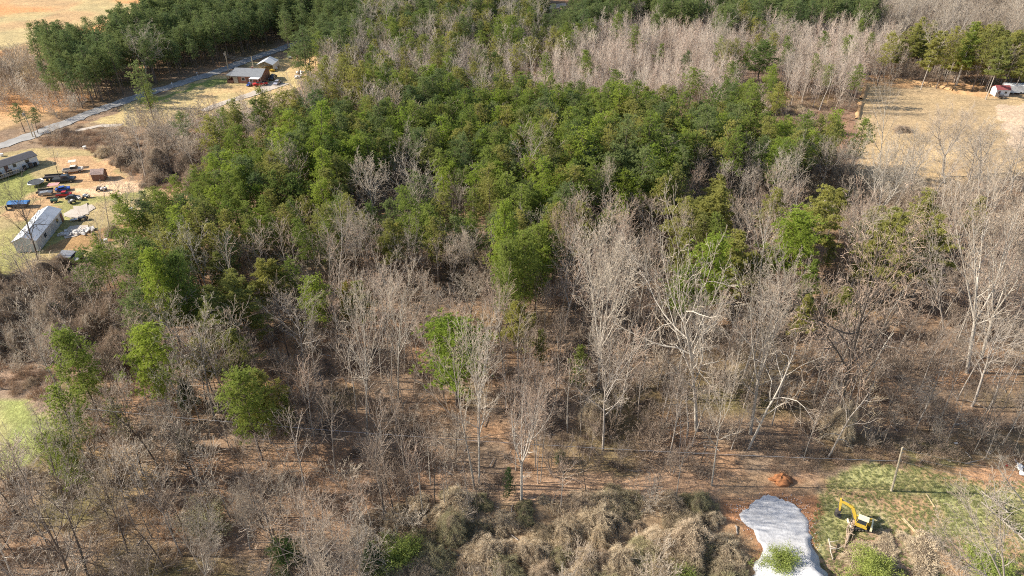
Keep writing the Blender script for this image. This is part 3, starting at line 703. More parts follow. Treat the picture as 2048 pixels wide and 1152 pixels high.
# ---------------------------------------------------------------- the trees one can pick out
BT = [  # prototype, base, top, width px, bark, twigs, label
 ('vase', (1196, 773), (1215, 498), 150, 'bark_pale', 'twig_grey', "largest pale vase-shaped bare tree amid the open woods, twin trunk"),
 ('wide', (1393, 862), (1388, 548), 165, 'bark_pale', 'twig_grey', "pale bare tree with wide arching limbs right of the twin-trunk vase-shaped tree"),
 ('vase', (1500, 868), (1556, 518), 150, 'bark_pale', 'twig_grey', "tall pale bare tree forking high, left of the dark-trunked oak"),
 ('snag', (1497, 898), (1600, 700), 150, 'bark_pale', 'twig_grey', "pale leaning bare tree with drooping branches at the foot of the tall forked tree"),
 ('tall', (949, 978), (925, 728), 85, 'bark_pale', 'twig_grey', "left one of two close pale trunks rising above the clay track, leaning left"),
 ('tall', (958, 967), (962, 708), 100, 'bark_pale', 'twig_grey', "right one of two close pale trunks rising above the clay track, upright"),
 ('vase', (1043, 1002), (1046, 742), 110, 'bark_pale', 'twig_red', "pale forked bare tree with rosy twigs right of the two close pale trunks"),
 ('slender', (1076, 967), (1074, 800), 55, 'bark_grey', 'twig_red', "left of a pair of straight slender trees beside the clay track"),
 ('slender', (1081, 964), (1087, 786), 55, 'bark_grey', 'twig_red', "right of a pair of straight slender trees beside the clay track"),
 ('slender', (1173, 991), (1168, 872), 60, 'bark_dark', 'twig_red', "short dark-stemmed tree standing alone on the edge of the clay track"),
 ('tall', (1423, 971), (1440, 775), 90, 'bark_pale', 'twig_grey', "slim pale right-leaning tree at the left end of the clay by the gravel pad"),
 ('vase', (1933, 746), (1985, 385), 190, 'bark_pale', 'twig_grey', "huge pale bare tree near the right edge, tallest of all"),
 ('vase', (1962, 716), (2032, 430), 140, 'bark_pale', 'twig_grey', "second huge pale tree just right of the tallest one at the right edge"),
 ('wide', (1676, 855), (1722, 522), 150, 'bark_dark', 'twig_red', "dark-trunked oak with rosy twig crown, thick straight black trunk"),
 ('snag', (1728, 762), (1812, 668), 170, 'bark_pale', 'twig_red', "low arching bare tree with sideways limbs right of the dark-trunked oak"),
 ('snag', (1828, 866), (1880, 742), 60, 'bark_grey', 'bark_grey', "straight leaning dead trunk behind the wooden utility pole"),
 ('tall', (1006, 745), (1000, 592), 60, 'bark_grey', 'twig_red', "thin-trunked bare tree right of the flat bright green pine crown"),
 ('vase', (940, 655), (946, 552), 90, 'bark_pale', 'twig_grey', "bare fan-shaped pale tree just behind the flat bright green pine crown"),
 ('wide', (812, 585), (815, 482), 78, 'bark_grey', 'twig_grey', "round brown-grey bare crown left of the twin fan-shaped trees"),
 ('vase', (908, 590), (903, 478), 80, 'bark_grey', 'twig_grey', "left of the twin fan-shaped bare trees in the middle of the wood"),
 ('vase', (943, 582), (938, 470), 66, 'bark_grey', 'twig_grey', "right of the twin fan-shaped bare trees in the middle of the wood"),
 ('tall', (713, 590), (702, 455), 60, 'bark_pale', 'twig_grey', "pale bare tree with clean fork below green pines, left of the round brown-grey crown"),
 ('tall', (672, 585), (664, 487), 52, 'bark_grey', 'twig_grey', "smaller bare tree left of the pale one with the clean fork"),
 ('vase', (1274, 656), (1290, 468), 95, 'bark_pale', 'twig_red', "tall twin-stemmed bare tree with pinkish crown behind the vase-shaped tree"),
 ('vase', (1128, 598), (1145, 428), 72, 'bark_pale', 'twig_red', "pinkish bare crown right of the tallest green pine column"),
 ('tall', (1200, 460), (1206, 352), 62, 'bark_pale', 'twig_grey', "single white-stemmed bare tree standing among the pines"),
 ('vase', (1284, 482), (1288, 398), 72, 'bark_grey', 'twig_red', "round pinkish-grey bare crown right of the single white-stemmed tree"),
 ('tall', (1356, 545), (1363, 436), 56, 'bark_pale', 'twig_red', "small bare tree with twin stems left of the bright green sloping pine crown"),
 ('tall', (1514, 628), (1516, 440), 76, 'bark_pale', 'twig_red', "tall straight bare tree right of the bright green sloping pine crown"),
 ('tall', (1757, 380), (1768, 197), 88, 'bark_pale', 'twig_grey', "white bare tree standing against the tan field, left one"),
 ('vase', (1739, 470), (1793, 312), 90, 'bark_pale', 'twig_grey', "white forked bare tree in front of the one against the tan field"),
 ('vase', (1885, 352), (1905, 222), 105, 'bark_grey', 'twig_grey', "wide grey bare crown against the tan field, middle one"),
 ('vase', (1958, 360), (1978, 248), 100, 'bark_pale', 'twig_grey', "wide grey bare crown against the tan field, rightmost one"),
 ('tall', (1881, 432), (1915, 312), 84, 'bark_pale', 'twig_grey', "many-stemmed pale tree below the middle crown against the tan field"),
 ('tall', (1591, 436), (1612, 306), 72, 'bark_pale', 'twig_grey', "left of a row of pale bare trees below the right end of the pines"),
 ('tall', (1640, 398), (1652, 300), 66, 'bark_grey', 'twig_grey', "second of a row of pale bare trees below the right end of the pines"),
 ('tall', (1676, 388), (1681, 306), 50, 'bark_grey', 'twig_grey', "third of a row of pale bare trees below the right end of the pines"),
 ('tall', (1708, 392), (1716, 296), 56, 'bark_pale', 'twig_grey', "fourth of a row of pale bare trees below the right end of the pines"),
 ('tall', (1778, 434), (1832, 322), 60, 'bark_grey', 'twig_grey', "strongly leaning bare tree above the olive pine crowns"),
 ('vase', (1446, 376), (1440, 308), 80, 'bark_grey', 'twig_pink', "pinkish-white round bare crown inside the pine stand, right of centre"),
 ('vase', (1502, 412), (1507, 334), 66, 'bark_grey', 'twig_pink', "pinkish bare crown just right of the pinkish-white round crown"),
 ('wide', (1888, 664), (1874, 520), 122, 'bark_grey', 'twig_pink', "round cauliflower-shaped bare crown below the olive pines, near the right edge"),
 ('wide', (292, 170), (285, 80), 92, 'bark_pale', 'twig_grey', "big pale round bare tree in front of the dark pine plantation by the road"),
 ('slender', (222, 468), (206, 384), 70, 'bark_grey', 'twig_grey', "small bare tree with an ivy-wrapped foot alone on the lawn"),
 ('slender', (122, 362), (92, 300), 46, 'bark_dark', 'twig_grey', "thin leaning tree standing among the junk vehicles"),
 ('wide', (76, 520), (47, 398), 105, 'bark_dark', 'bark_dark', "dark bare silhouetted tree in front of the long white building"),
 ('tall', (242, 345), (222, 262), 40, 'bark_dark', 'twig_grey', "thin dark-stemmed tree at the right edge of the junk yard"),
 ('wide', (345, 348), (336, 262), 76, 'bark_dark', 'twig_red', "brown bare tree with a dark forked trunk left of the pine stand"),
 ('wide', (607, 742), (588, 612), 140, 'bark_grey', 'twig_grey', "broad dense grey bare oak below the dark green leafy crown"),
 ('tall', (632, 778), (634, 652), 66, 'bark_grey', 'twig_grey', "grey straight-trunked tree just right of the broad dense oak"),
 ('tall', (735, 868), (720, 622), 80, 'bark_pale', 'twig_grey', "tall pale tree with a long bare lower trunk left of the flat bright pine"),
 ('tall', (797, 806), (785, 588), 74, 'bark_pale', 'twig_grey', "tall pale thin tree between the long-trunked tree and the flat bright pine"),
 ('vase', (880, 662), (868, 570), 56, 'bark_grey', 'twig_grey', "grey bare tree behind the left end of the flat bright pine"),
 ('wide', (396, 976), (352, 828), 90, 'bark_dark', 'twig_grey', "dark-trunked bare tree leaning left, first left of the rounded green pine"),
 ('tall', (339, 966), (300, 828), 84, 'bark_grey', 'twig_grey', "dark-trunked bare tree leaning left, second left of the rounded green pine"),
 ('tall', (287, 952), (236, 798), 80, 'bark_dark', 'twig_grey', "black-stemmed bare tree leaning left below the small yellow-green pine"),
 ('tall', (218, 972), (160, 850), 84, 'bark_dark', 'twig_grey', "black-stemmed bare tree leaning left beside the green meadow patch"),
 ('wide', (385, 864), (376, 740), 112, 'bark_pale', 'twig_grey', "wide silvery bare crown left of the rounded green pine"),
 ('slender', (427, 912), (410, 790), 56, 'bark_grey', 'twig_grey', "white-stemmed small tree touching the rounded green pine"),
 ('wide', (148, 1185), (105, 985), 130, 'bark_dark', 'twig_grey', "many-limbed dark bare tree in the lower left corner"),
 ('tall', (176, 1150), (118, 905), 90, 'bark_dark', 'twig_grey', "tall dark bare tree behind the many-limbed one in the lower left corner"),
 ('tall', (256, 1105), (205, 940), 84, 'bark_dark', 'twig_grey', "dark leaning bare tree left of the short white-branched snag"),
 ('snag', (238, 1076), (246, 1012), 60, 'bark_pale', 'bark_pale', "short white-branched snag in the lower left woods"),
 ('tall', (76, 1052), (12, 925), 84, 'bark_dark', 'twig_grey', "leaning bare tree on the lower left edge below the meadow patch"),
 ('vase', (420, 1190), (398, 1050), 115, 'bark_pale', 'twig_grey', "pale many-stemmed bare tree at the lower edge, left of the dark evergreen shrub"),
 ('vase', (500, 1100), (484, 985), 80, 'bark_pale', 'twig_grey', "pale bushy bare tree above the dark evergreen shrub"),
 ('vase', (640, 1262), (640, 1092), 130, 'bark_pale', 'twig_grey', "pale branch-fan of a bare tree on the lower edge, right of the dark evergreen shrub"),
 ('wide', (560, 1035), (556, 940), 70, 'bark_pale', 'twig_grey', "gnarled pale bare tree beside the shaded clay opening"),
 ('vase', (2040, 1245), (1925, 985), 190, 'bark_pale', 'twig_grey', "white limbs of a bare tree reaching in from the lower right corner"),
 ('snag', (2052, 1012), (1992, 925), 70, 'bark_pale', 'bark_pale', "white bare tree by the scattered trash at the right edge"),
 ('tall', (1322, 120), (1328, 88), 34, 'bark_pale', 'twig_grey', "small white bare tree between two dark pines in the thin-stem thicket"),
 ('vase', (1278, 62), (1278, 4), 50, 'bark_grey', 'twig_pink', "pale bare tree above the thin-stem thicket on the upper edge"),
 ('vase', (2005, 45), (1990, -5), 60, 'bark_pale', 'twig_grey', "white bare tree in the upper right corner"),
 ('tall', (1048, 185), (1042, 130), 34, 'bark_pale', 'twig_grey', "small white-trunked tree at the back edge of the pine stand"),
 ('wide', (790, 400), (812, 292), 92, 'bark_grey', 'twig_grey', "largest fluffy grey crown inside the pine stand, left of centre"),
 ('wide', (775, 402), (768, 332), 60, 'bark_grey', 'twig_grey', "smaller grey crown touching the largest fluffy grey one"),
 ('wide', (718, 440), (712, 362), 62, 'bark_grey', 'twig_grey', "silvery crown lower left of the largest fluffy grey crown"),
 ('wide', (742, 446), (744, 375), 52, 'bark_pale', 'twig_grey', "silvery crown just below the largest fluffy grey crown"),
 ('wide', (878, 436), (870, 382), 62, 'bark_pale', 'twig_grey', "white-limbed bare crown among pines right of the fluffy grey crowns"),
 ('tall', (1888, 268), (1895, 205), 30, 'bark_grey', 'twig_grey', "small grey tree in the middle of the tan field edge"),
]
for i, (sp, b, t_, w, mA, mB, lb) in enumerate(BT): hand(sp, b, t_, lb, i, mA, mB, w)
PN = [  # prototype, top, height, width px, needles, label
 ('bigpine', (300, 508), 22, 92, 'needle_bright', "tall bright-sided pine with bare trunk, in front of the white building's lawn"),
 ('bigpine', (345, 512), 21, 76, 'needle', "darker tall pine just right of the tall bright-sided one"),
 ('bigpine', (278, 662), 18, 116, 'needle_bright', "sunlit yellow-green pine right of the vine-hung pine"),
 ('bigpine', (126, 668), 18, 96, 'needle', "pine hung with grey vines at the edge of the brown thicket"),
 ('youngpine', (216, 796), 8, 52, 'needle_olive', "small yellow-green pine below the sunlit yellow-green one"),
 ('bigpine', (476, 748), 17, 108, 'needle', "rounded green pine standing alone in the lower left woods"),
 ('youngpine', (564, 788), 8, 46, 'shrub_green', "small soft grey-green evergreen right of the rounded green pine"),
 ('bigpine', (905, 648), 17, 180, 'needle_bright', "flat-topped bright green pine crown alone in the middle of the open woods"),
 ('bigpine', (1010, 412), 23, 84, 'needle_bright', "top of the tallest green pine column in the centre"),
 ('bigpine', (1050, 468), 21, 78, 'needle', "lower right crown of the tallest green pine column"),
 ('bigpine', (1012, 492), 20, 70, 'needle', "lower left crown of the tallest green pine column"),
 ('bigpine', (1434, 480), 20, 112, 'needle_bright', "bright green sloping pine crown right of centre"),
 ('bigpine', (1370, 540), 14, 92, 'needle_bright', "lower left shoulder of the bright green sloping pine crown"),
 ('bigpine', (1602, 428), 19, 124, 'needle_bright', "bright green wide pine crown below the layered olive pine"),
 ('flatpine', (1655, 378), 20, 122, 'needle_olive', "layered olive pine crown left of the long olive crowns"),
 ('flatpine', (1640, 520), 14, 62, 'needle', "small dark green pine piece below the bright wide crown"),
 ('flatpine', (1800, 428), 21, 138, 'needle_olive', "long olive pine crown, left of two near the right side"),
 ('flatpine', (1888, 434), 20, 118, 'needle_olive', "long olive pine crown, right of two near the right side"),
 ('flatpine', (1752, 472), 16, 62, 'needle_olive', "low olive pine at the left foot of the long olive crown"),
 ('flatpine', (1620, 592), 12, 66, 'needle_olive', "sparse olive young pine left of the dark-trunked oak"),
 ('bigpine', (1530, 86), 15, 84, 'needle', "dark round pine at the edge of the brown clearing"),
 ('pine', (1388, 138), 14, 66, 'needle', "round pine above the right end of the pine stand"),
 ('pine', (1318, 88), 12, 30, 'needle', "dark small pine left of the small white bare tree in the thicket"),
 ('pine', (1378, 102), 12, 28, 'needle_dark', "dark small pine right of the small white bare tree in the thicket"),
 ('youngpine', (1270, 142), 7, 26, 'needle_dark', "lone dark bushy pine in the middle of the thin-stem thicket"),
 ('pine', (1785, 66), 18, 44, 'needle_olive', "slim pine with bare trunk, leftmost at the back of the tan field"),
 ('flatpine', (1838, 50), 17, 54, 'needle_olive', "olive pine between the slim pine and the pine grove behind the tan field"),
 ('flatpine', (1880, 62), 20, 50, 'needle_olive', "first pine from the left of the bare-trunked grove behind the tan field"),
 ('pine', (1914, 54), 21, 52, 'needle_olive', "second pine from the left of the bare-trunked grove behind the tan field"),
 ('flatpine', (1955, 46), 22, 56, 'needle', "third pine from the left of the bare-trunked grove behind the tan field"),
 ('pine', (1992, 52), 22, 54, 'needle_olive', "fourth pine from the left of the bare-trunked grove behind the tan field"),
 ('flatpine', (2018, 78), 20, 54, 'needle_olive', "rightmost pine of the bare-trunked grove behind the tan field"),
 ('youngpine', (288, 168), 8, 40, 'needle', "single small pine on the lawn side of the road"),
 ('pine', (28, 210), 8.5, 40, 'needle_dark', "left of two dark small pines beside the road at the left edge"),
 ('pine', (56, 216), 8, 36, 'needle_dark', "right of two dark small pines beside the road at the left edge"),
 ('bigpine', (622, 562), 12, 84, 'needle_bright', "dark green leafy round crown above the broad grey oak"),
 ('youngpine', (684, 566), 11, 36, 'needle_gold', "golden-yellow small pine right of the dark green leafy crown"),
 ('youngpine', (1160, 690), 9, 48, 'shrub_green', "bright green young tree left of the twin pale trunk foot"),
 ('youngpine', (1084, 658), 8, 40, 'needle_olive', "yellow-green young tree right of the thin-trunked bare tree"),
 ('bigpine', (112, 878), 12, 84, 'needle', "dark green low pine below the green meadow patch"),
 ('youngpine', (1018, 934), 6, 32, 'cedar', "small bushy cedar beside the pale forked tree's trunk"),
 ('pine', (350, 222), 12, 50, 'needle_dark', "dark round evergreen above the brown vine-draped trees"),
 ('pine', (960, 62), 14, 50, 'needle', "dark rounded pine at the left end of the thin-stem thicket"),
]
for i, (sp, t_, h, w, mB, lb) in enumerate(PN): crown(sp, t_, h, lb, i, None, mB, w)
SHR = [
 ('shrub', (792, 1088), 4.0, 116, 'shrub_green', "bright yellow-green bush on the lower edge"),
 ('cedar', (738, 1090), 5.5, 52, 'cedar', "dark round evergreen touching the yellow-green bush"),
 ('shrub', (562, 1082), 5.0, 92, 'shrub_dark', "dark green evergreen shrub among pale branches on the lower edge"),
 ('shrub', (400, 1028), 3.5, 130, 'vine_olive', "olive green tangled bush in the lower left woods"),
 ('shrub', (1568, 1110), 3.2, 112, 'shrub_green', "green bush overlapping the lower end of the gravel pad"),
 ('shrub', (1752, 1126), 3.0, 140, 'shrub_green', "wide green bush on the lower edge below the excavator"),
 ('shrub', (1985, 1122), 3.0, 130, 'shrub_green', "green bush on the lower edge near the right corner"),
 ('shrub', (1372, 1142), 3.0, 90, 'shrub_green', "low green bush on the lower edge left of the gravel pad"),
 ('shrub', (1120, 902), 2.2, 26, 'shrub_dark', "tiny dark green bush under the cable"),
]
for i, (sp, t_, h, w, mB, lb) in enumerate(SHR): crown(sp, t_, h, lb, i, None, mB, w)
VN = [
 ('mound', (1390, 1046), 4.6, 150, 'vine_tan', "largest tan vine-covered hump left of the gravel pad"),
 ('mound', (1318, 1070), 2.8, 84, 'vine_tan', "tan vine hump joining the largest one on its left"),
 ('mound', (1048, 1084), 3.0, 74, 'vine_tan', "round tan vine hump on the lower edge, left part of the thicket"),
 ('mound', (1130, 1046), 3.0, 76, 'vine_tan', "sunlit tan vine hump above the round one on the lower edge"),
 ('mound', (1200, 1054), 2.8, 50, 'vine_tan', "narrow upright tan vine hump in the middle of the thicket"),
 ('vinetree', (905, 1020), 5.0, 80, 'vine_olive', "arching olive-grey vine hump at the left end of the tan thicket"),
 ('mound', (862, 1098), 2.6, 110, 'vine_olive', "olive-grey vine hump right of the bright yellow-green bush"),
 ('mound', (1460, 1085), 2.6, 90, 'vine_tan', "low tan vine bank touching the gravel pad"),
 ('mound', (1240, 990), 2.2, 110, 'vine_olive', "dark wide vine hump along the clay track"),
 ('mound', (1400, 990), 2.6, 84, 'vine_olive', "dark vine hump at the left end of the bare clay"),
 ('vinetree', (1700, 800), 7.5, 74, 'vine_tan', "snag wrapped in pale hanging vines between the oak and the utility pole"),
 ('vinetree', (1195, 790), 6.5, 76, 'vine_tan', "pale vine-draped stump tree below the twin pale trunk"),
 ('vinetree', (300, 305), 6, 66, 'vine', "brown vine-draped tree behind the junk yard"),
 ('brushy', (486, 182), 6, 44, 'vine', "brown vine-hung tree beside the brick house's driveway"),
 ('brushy', (415, 184), 7, 34, 'twig_brown', "dark broken tree with hanging vines beside the driveway"),
 ('mound', (222, 445), 3.0, 24, 'vine_olive', "ivy clump at the foot of the lawn's lone bare tree"),
 ('mound', (112, 505), 4.0, 34, 'vine', "brown vine hump beside the collapsed grey shed"),
 ('mound', (1804, 250), 1.8, 44, 'vine', "brown bramble patch alone in the tan field"),
]
for i, (sp, t_, h, w, mB, lb) in enumerate(VN): crown(sp, t_, h, lb, i, None, mB, w)

hand('snag', (1655, 916), (1728, 770), "grey broken tree standing out of the vine-wrapped snag", 1, 'bark_grey', 'vine_tan', 90)
for k, (b_, t_, w_, l_) in enumerate([((1822, 372), (1838, 262), 80, "grey fan-shaped bare crown left of the middle crown on the tan field"), ((1930, 402), (1945, 300), 90, "brownish bare crown low between the middle and rightmost crowns on the tan field"), ((2022, 388), (2040, 290), 90, "bare crown at the right edge below the tan field"), ((1990, 470), (2010, 350), 90, "second bare crown at the right edge below the tan field")]): hand('tall' if k % 2 else 'vase', b_, t_, l_, k + 1, 'bark_grey', 'twig_grey', w_)
# ---------------------------------------------------------------- the woods: which plants grow where (32 px cells of the photograph)
ROWS = """9. 14P 11M 2. 8P 1t 10P 9b
7. 16P 11M 3P 8t 1P 2N 6t 10b
2. 20P 12N 3N 10t 3N 6t 3y 1b 4y
3l 11P 6. 14N 11t 2N 9t 2y 1b 5y
3l 9P 8. 13N 9t 2t 3t 2p 7t 3b 4y 1b
6l 13. 4N 6p 4N 9t 3N 3v 1p 4g 11.
3. 3l 5. 6l 8N 22p 7g 10.
8. 6l 6N 27p 6g 11.
2. 6g 5l 4N 37p 10.
3. 4g 7v 38p 1l 3. 8B
7. 6v 30p 5b 5b 4B 7B
9. 2v 10p 2m 4b 15p 2m 10b 4l 6l
9. 12p 5b 2p 2b 7p 2m 3p 5y 3r 4y 10b
8. 10p 4m 13p 4m 3r 3y 2y 2r 3y 2r 7y 3b
8. 8p 9m 10p 7r 4m 3r 3y 2r 6y 4b
5. 3m 6p 4r 3m 4r 3m 3r 4p 8r 4y 2r 3y 12r
3v 3. 7m 2r 4y 12r 4p 8r 4y 3r 2m 12r
4v 4m 2m 2p 6y 3p 10r 4p 7r 2y 6r 2y 12r
8v 2m 2p 4y 3b 2p 2y 28r 2y 11r
8v 2p 2r 4y 4b 1y 30r 1y 12r
8v 1r 2p 1r 4y 5b 10r 33o
2v 2m 4v 2p 2r 4y 5b 43o
2g 2m 3v 2p 3r 5b 47o
3g 2m 1g 3b 4b 3b 48o
3g 2m 1g 2r 5b 3b 1y 47o
3. 1m 2b 2b 5b 3b 48o
3. 2m 8b 3b 48o
1. 3m 9b 2m 49o
3l 12b 33o 16g
15b 33o 4g 12.
16b 16o 14. 18.
16b 8o 21s 19.
16b 7o 23s 18.
16b 6o 24s 18.
16b 6b 25s 17.
16b 7b 24s 17."""
GRID = []
for ln in ROWS.split("\n"):
    r = ""
    for tk in ln.split(): r += tk[-1] * int(tk[:-1])
    assert len(r) == 64, (ln, len(r))
    GRID.append(r)
GR = np.array([[ord(c) for c in r] for r in GRID])
def cell(px, py, rng):
    jx = px + (rng.rand(len(px)) - .5) * 26; jy = py + (rng.rand(len(px)) - .5) * 20
    i = np.clip((jy // 32).astype(int), 0, 35); j = np.clip((jx // 32).astype(int), 0, 63)
    return GR[i, j]
# species, native height, (mean height, spread), spacing, {cell: probability}
FILL = [
 ('pine', 18, (14.5, 2.0), 3.8, dict(P=.97, p=.92, M=.6, m=.6, N=.3, t=.035)),
 ('flatpine', 16, (13.5, 2), 5.2, dict(y=.62, m=.1, p=.06, r=.03, M=.06)),
 ('cedar', 7, (5.5, 1.2), 4.5, dict(d=.8, M=.12, v=.04, b=.02)),
 ('tall', 20, (14.5, 2.4), 5.5, dict(b=.36, r=.22, M=.2, m=.16, o=.09, t=.05, B=.6, p=.045, v=.05, N=.12)),
 ('slender', 15, (11.5, 2.3), 2.9, dict(b=.5, r=.55, B=.4, M=.4, m=.38, o=.46, t=.03, y=.25, p=.13, v=.08, N=.5)),
 ('pole', 12, (10.0, 2.2), 2.1, dict(t=.93, N=.3)),
 ('lowbush', 5, (5.6, 1.5), 3.4, dict(l=.6)),
 ('vinetree', 8, (6.0, 1.6), 4.6, dict(v=.7, M=.03)),
 ('mound', 2.6, (1.55, .65), 3.0, dict(s=.85, v=.45, g=.05)),
 ('brushy', 5, (4.0, 1.2), 2.9, dict(b=.42, r=.38, o=.40, v=.35, M=.2, m=.3, s=.16, y=.3, g=.06, N=.2)),
 ('scrub', 1.2, (1.25, .4), 1.7, dict(g=.75, o=.26, r=.25, b=.34, v=.5, s=.3, t=.2, M=.05, y=.15)),
]
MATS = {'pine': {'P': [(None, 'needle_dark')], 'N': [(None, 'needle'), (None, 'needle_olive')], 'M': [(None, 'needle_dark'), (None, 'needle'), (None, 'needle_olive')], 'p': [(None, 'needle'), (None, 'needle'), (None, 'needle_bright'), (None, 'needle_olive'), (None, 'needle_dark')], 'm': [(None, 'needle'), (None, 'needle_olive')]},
        'tall': {'b': [(None, None), ('bark_pale', None)], 'r': [('bark_pale', 'twig_red'), (None, 'twig_red')]},
        'slender': {'N': [(None, 'twig_pink')], 'b': [(None, 'twig_grey'), ('bark_dark', 'twig_brown')], 'o': [('bark_pale', 'twig_red'), (None, 'twig_brown'), ('bark_dark', 'twig_brown'), (None, 'twig_brown')], 'r': [('bark_pale', None), (None, None)], 'M': [(None, 'twig_pink')]},
        'brushy': {'b': [('twig_brown', 'twig_brown'), (None, None)], 'o': [('twig_brown', 'twig_brown'), ('twig_brown', 'twig_brown'), (None, None)], 'r': [('twig_brown', 'twig_brown'), ('twig_red', 'twig_red')]},
        'mound': {'v': [(None, 'vine')], 's': [(None, 'vine_tan'), (None, 'vine_tan'), (None, 'vine_olive')]},
        'scrub': {'s': [(None, 'vine_tan')], 'o': [(None, 'twig_brown')], 'r': [(None, 'twig_brown')], 'b': [(None, 'twig_brown'), (None, None)], 't': [(None, 'twig_pink')]}}
GNAME = {'pine': 'pines', 'flatpine': 'flat-crowned olive pines', 'cedar': 'dark cedars', 'tall': 'bare forest trees', 'slender': 'slender bare trees', 'pole': 'thin-stem thicket',
         'vinetree': 'vine-draped trees', 'mound': 'vine humps', 'brushy': 'saplings on the forest floor', 'scrub': 'brush clumps'}
allp = {k[0]: [] for k in FILL if k[0] != 'lowbush'}
occ = [(x, y, r) for x, y, r in PLACED]
OX = np.array([o[0] for o in occ]); OY = np.array([o[1] for o in occ]); OR = np.array([o[2] for o in occ])
def blocked(x, y, k):
    return (np.hypot(x[:, None] - OX[None], y[:, None] - OY[None]) < (OR[None] * k)).any(1)
rg = np.random.RandomState(77)
for sp0, nh, (mh, sh), spc, tab in FILL:
    sp = 'brushy' if sp0 == 'lowbush' else sp0
    xs = np.arange(-330, 331, spc); ys = np.arange(30, 440, spc * .87)
    gx, gy = np.meshgrid(xs, ys); gx = gx + (np.arange(len(ys)) % 2)[:, None] * spc / 2
    x = gx.ravel() + (rg.rand(gx.size) - .5) * spc * .75; y = gy.ravel() + (rg.rand(gx.size) - .5) * spc * .75
    h = np.clip(rg.normal(mh, sh, len(x)), mh * .55, mh * 1.8); h *= .9 + .25 * vn(x, y, 22, 40)
    bx, by = proj(x, y, 0 * x); cx, cy = proj(x, y, h * (.72 if h.mean() > 5 else .5))
    k = (cx > -70) & (cx < 2100) & (cy > -55) & (cy < 1200)
    x, y, h, bx, by, cx, cy = [q[k] for q in (x, y, h, bx, by, cx, cy)]
    ch = cell(cx, cy, rg)
    pr = np.zeros(len(x))
    for c, p_ in tab.items(): pr[ch == ord(c)] = p_
    k = rg.rand(len(x)) < pr
    for pl in NOTREE: k &= ~inpoly(bx, by, pl)
    k &= ~blocked(x, y, 1.0 if mh > 9 else .45)
    if mh > 9: k &= ~((bx > 1380) & (bx < 1650) & (by > 985))
    if mh > 5:
        lf = rg.rand(len(x)) < .92
        mg = .13 * h * F / (y * CP + (CAMZ - h) * SP) * (1 if 'pine' in sp else .45); ym = .22 * h * F / (y * CP + (CAMZ - h) * SP)
        for (x0, y0, x1, y1, Y, pf) in CLEARB: k &= ~((cx > x0 - mg) & (cx < x1 + mg) & (cy > y0) & (cy < y1 + ym * pf) & (y < Y + 1) & lf)
    x, y, h, cx, cy, ch = [q[k] for q in (x, y, h, cx, cy, ch)]
    if mh > 9 and sp != 'pole' or sp in ('vinetree',):
        OX = np.concatenate([OX, x]); OY = np.concatenate([OY, y]); OR = np.concatenate([OR, np.full(len(x), {'pine': 2.0, 'flatpine': 2.4, 'tall': 1.6, 'slender': 1.1}.get(sp, 1.6))])
    for i in range(len(x)):
        vi = rg.randint(0, 100); ms = MATS.get(sp, {}).get(chr(ch[i])) or [(None, None)]
        mA, mB = ms[rg.randint(len(ms))]
        dep = y[i] * CP + (CAMZ - h[i]) * SP
        allp[sp].append(dict(x=x[i], y=y[i], h=h[i], s=h[i] / nh, rz=rg.rand() * 6.28, vi=vi, mA=mA, mB=mB, px=cx[i], py=cy[i], size=h[i] / dep, ch=chr(ch[i]), sxy=.9 + .25 * rg.rand()))
print({k: len(v) for k, v in allp.items()})

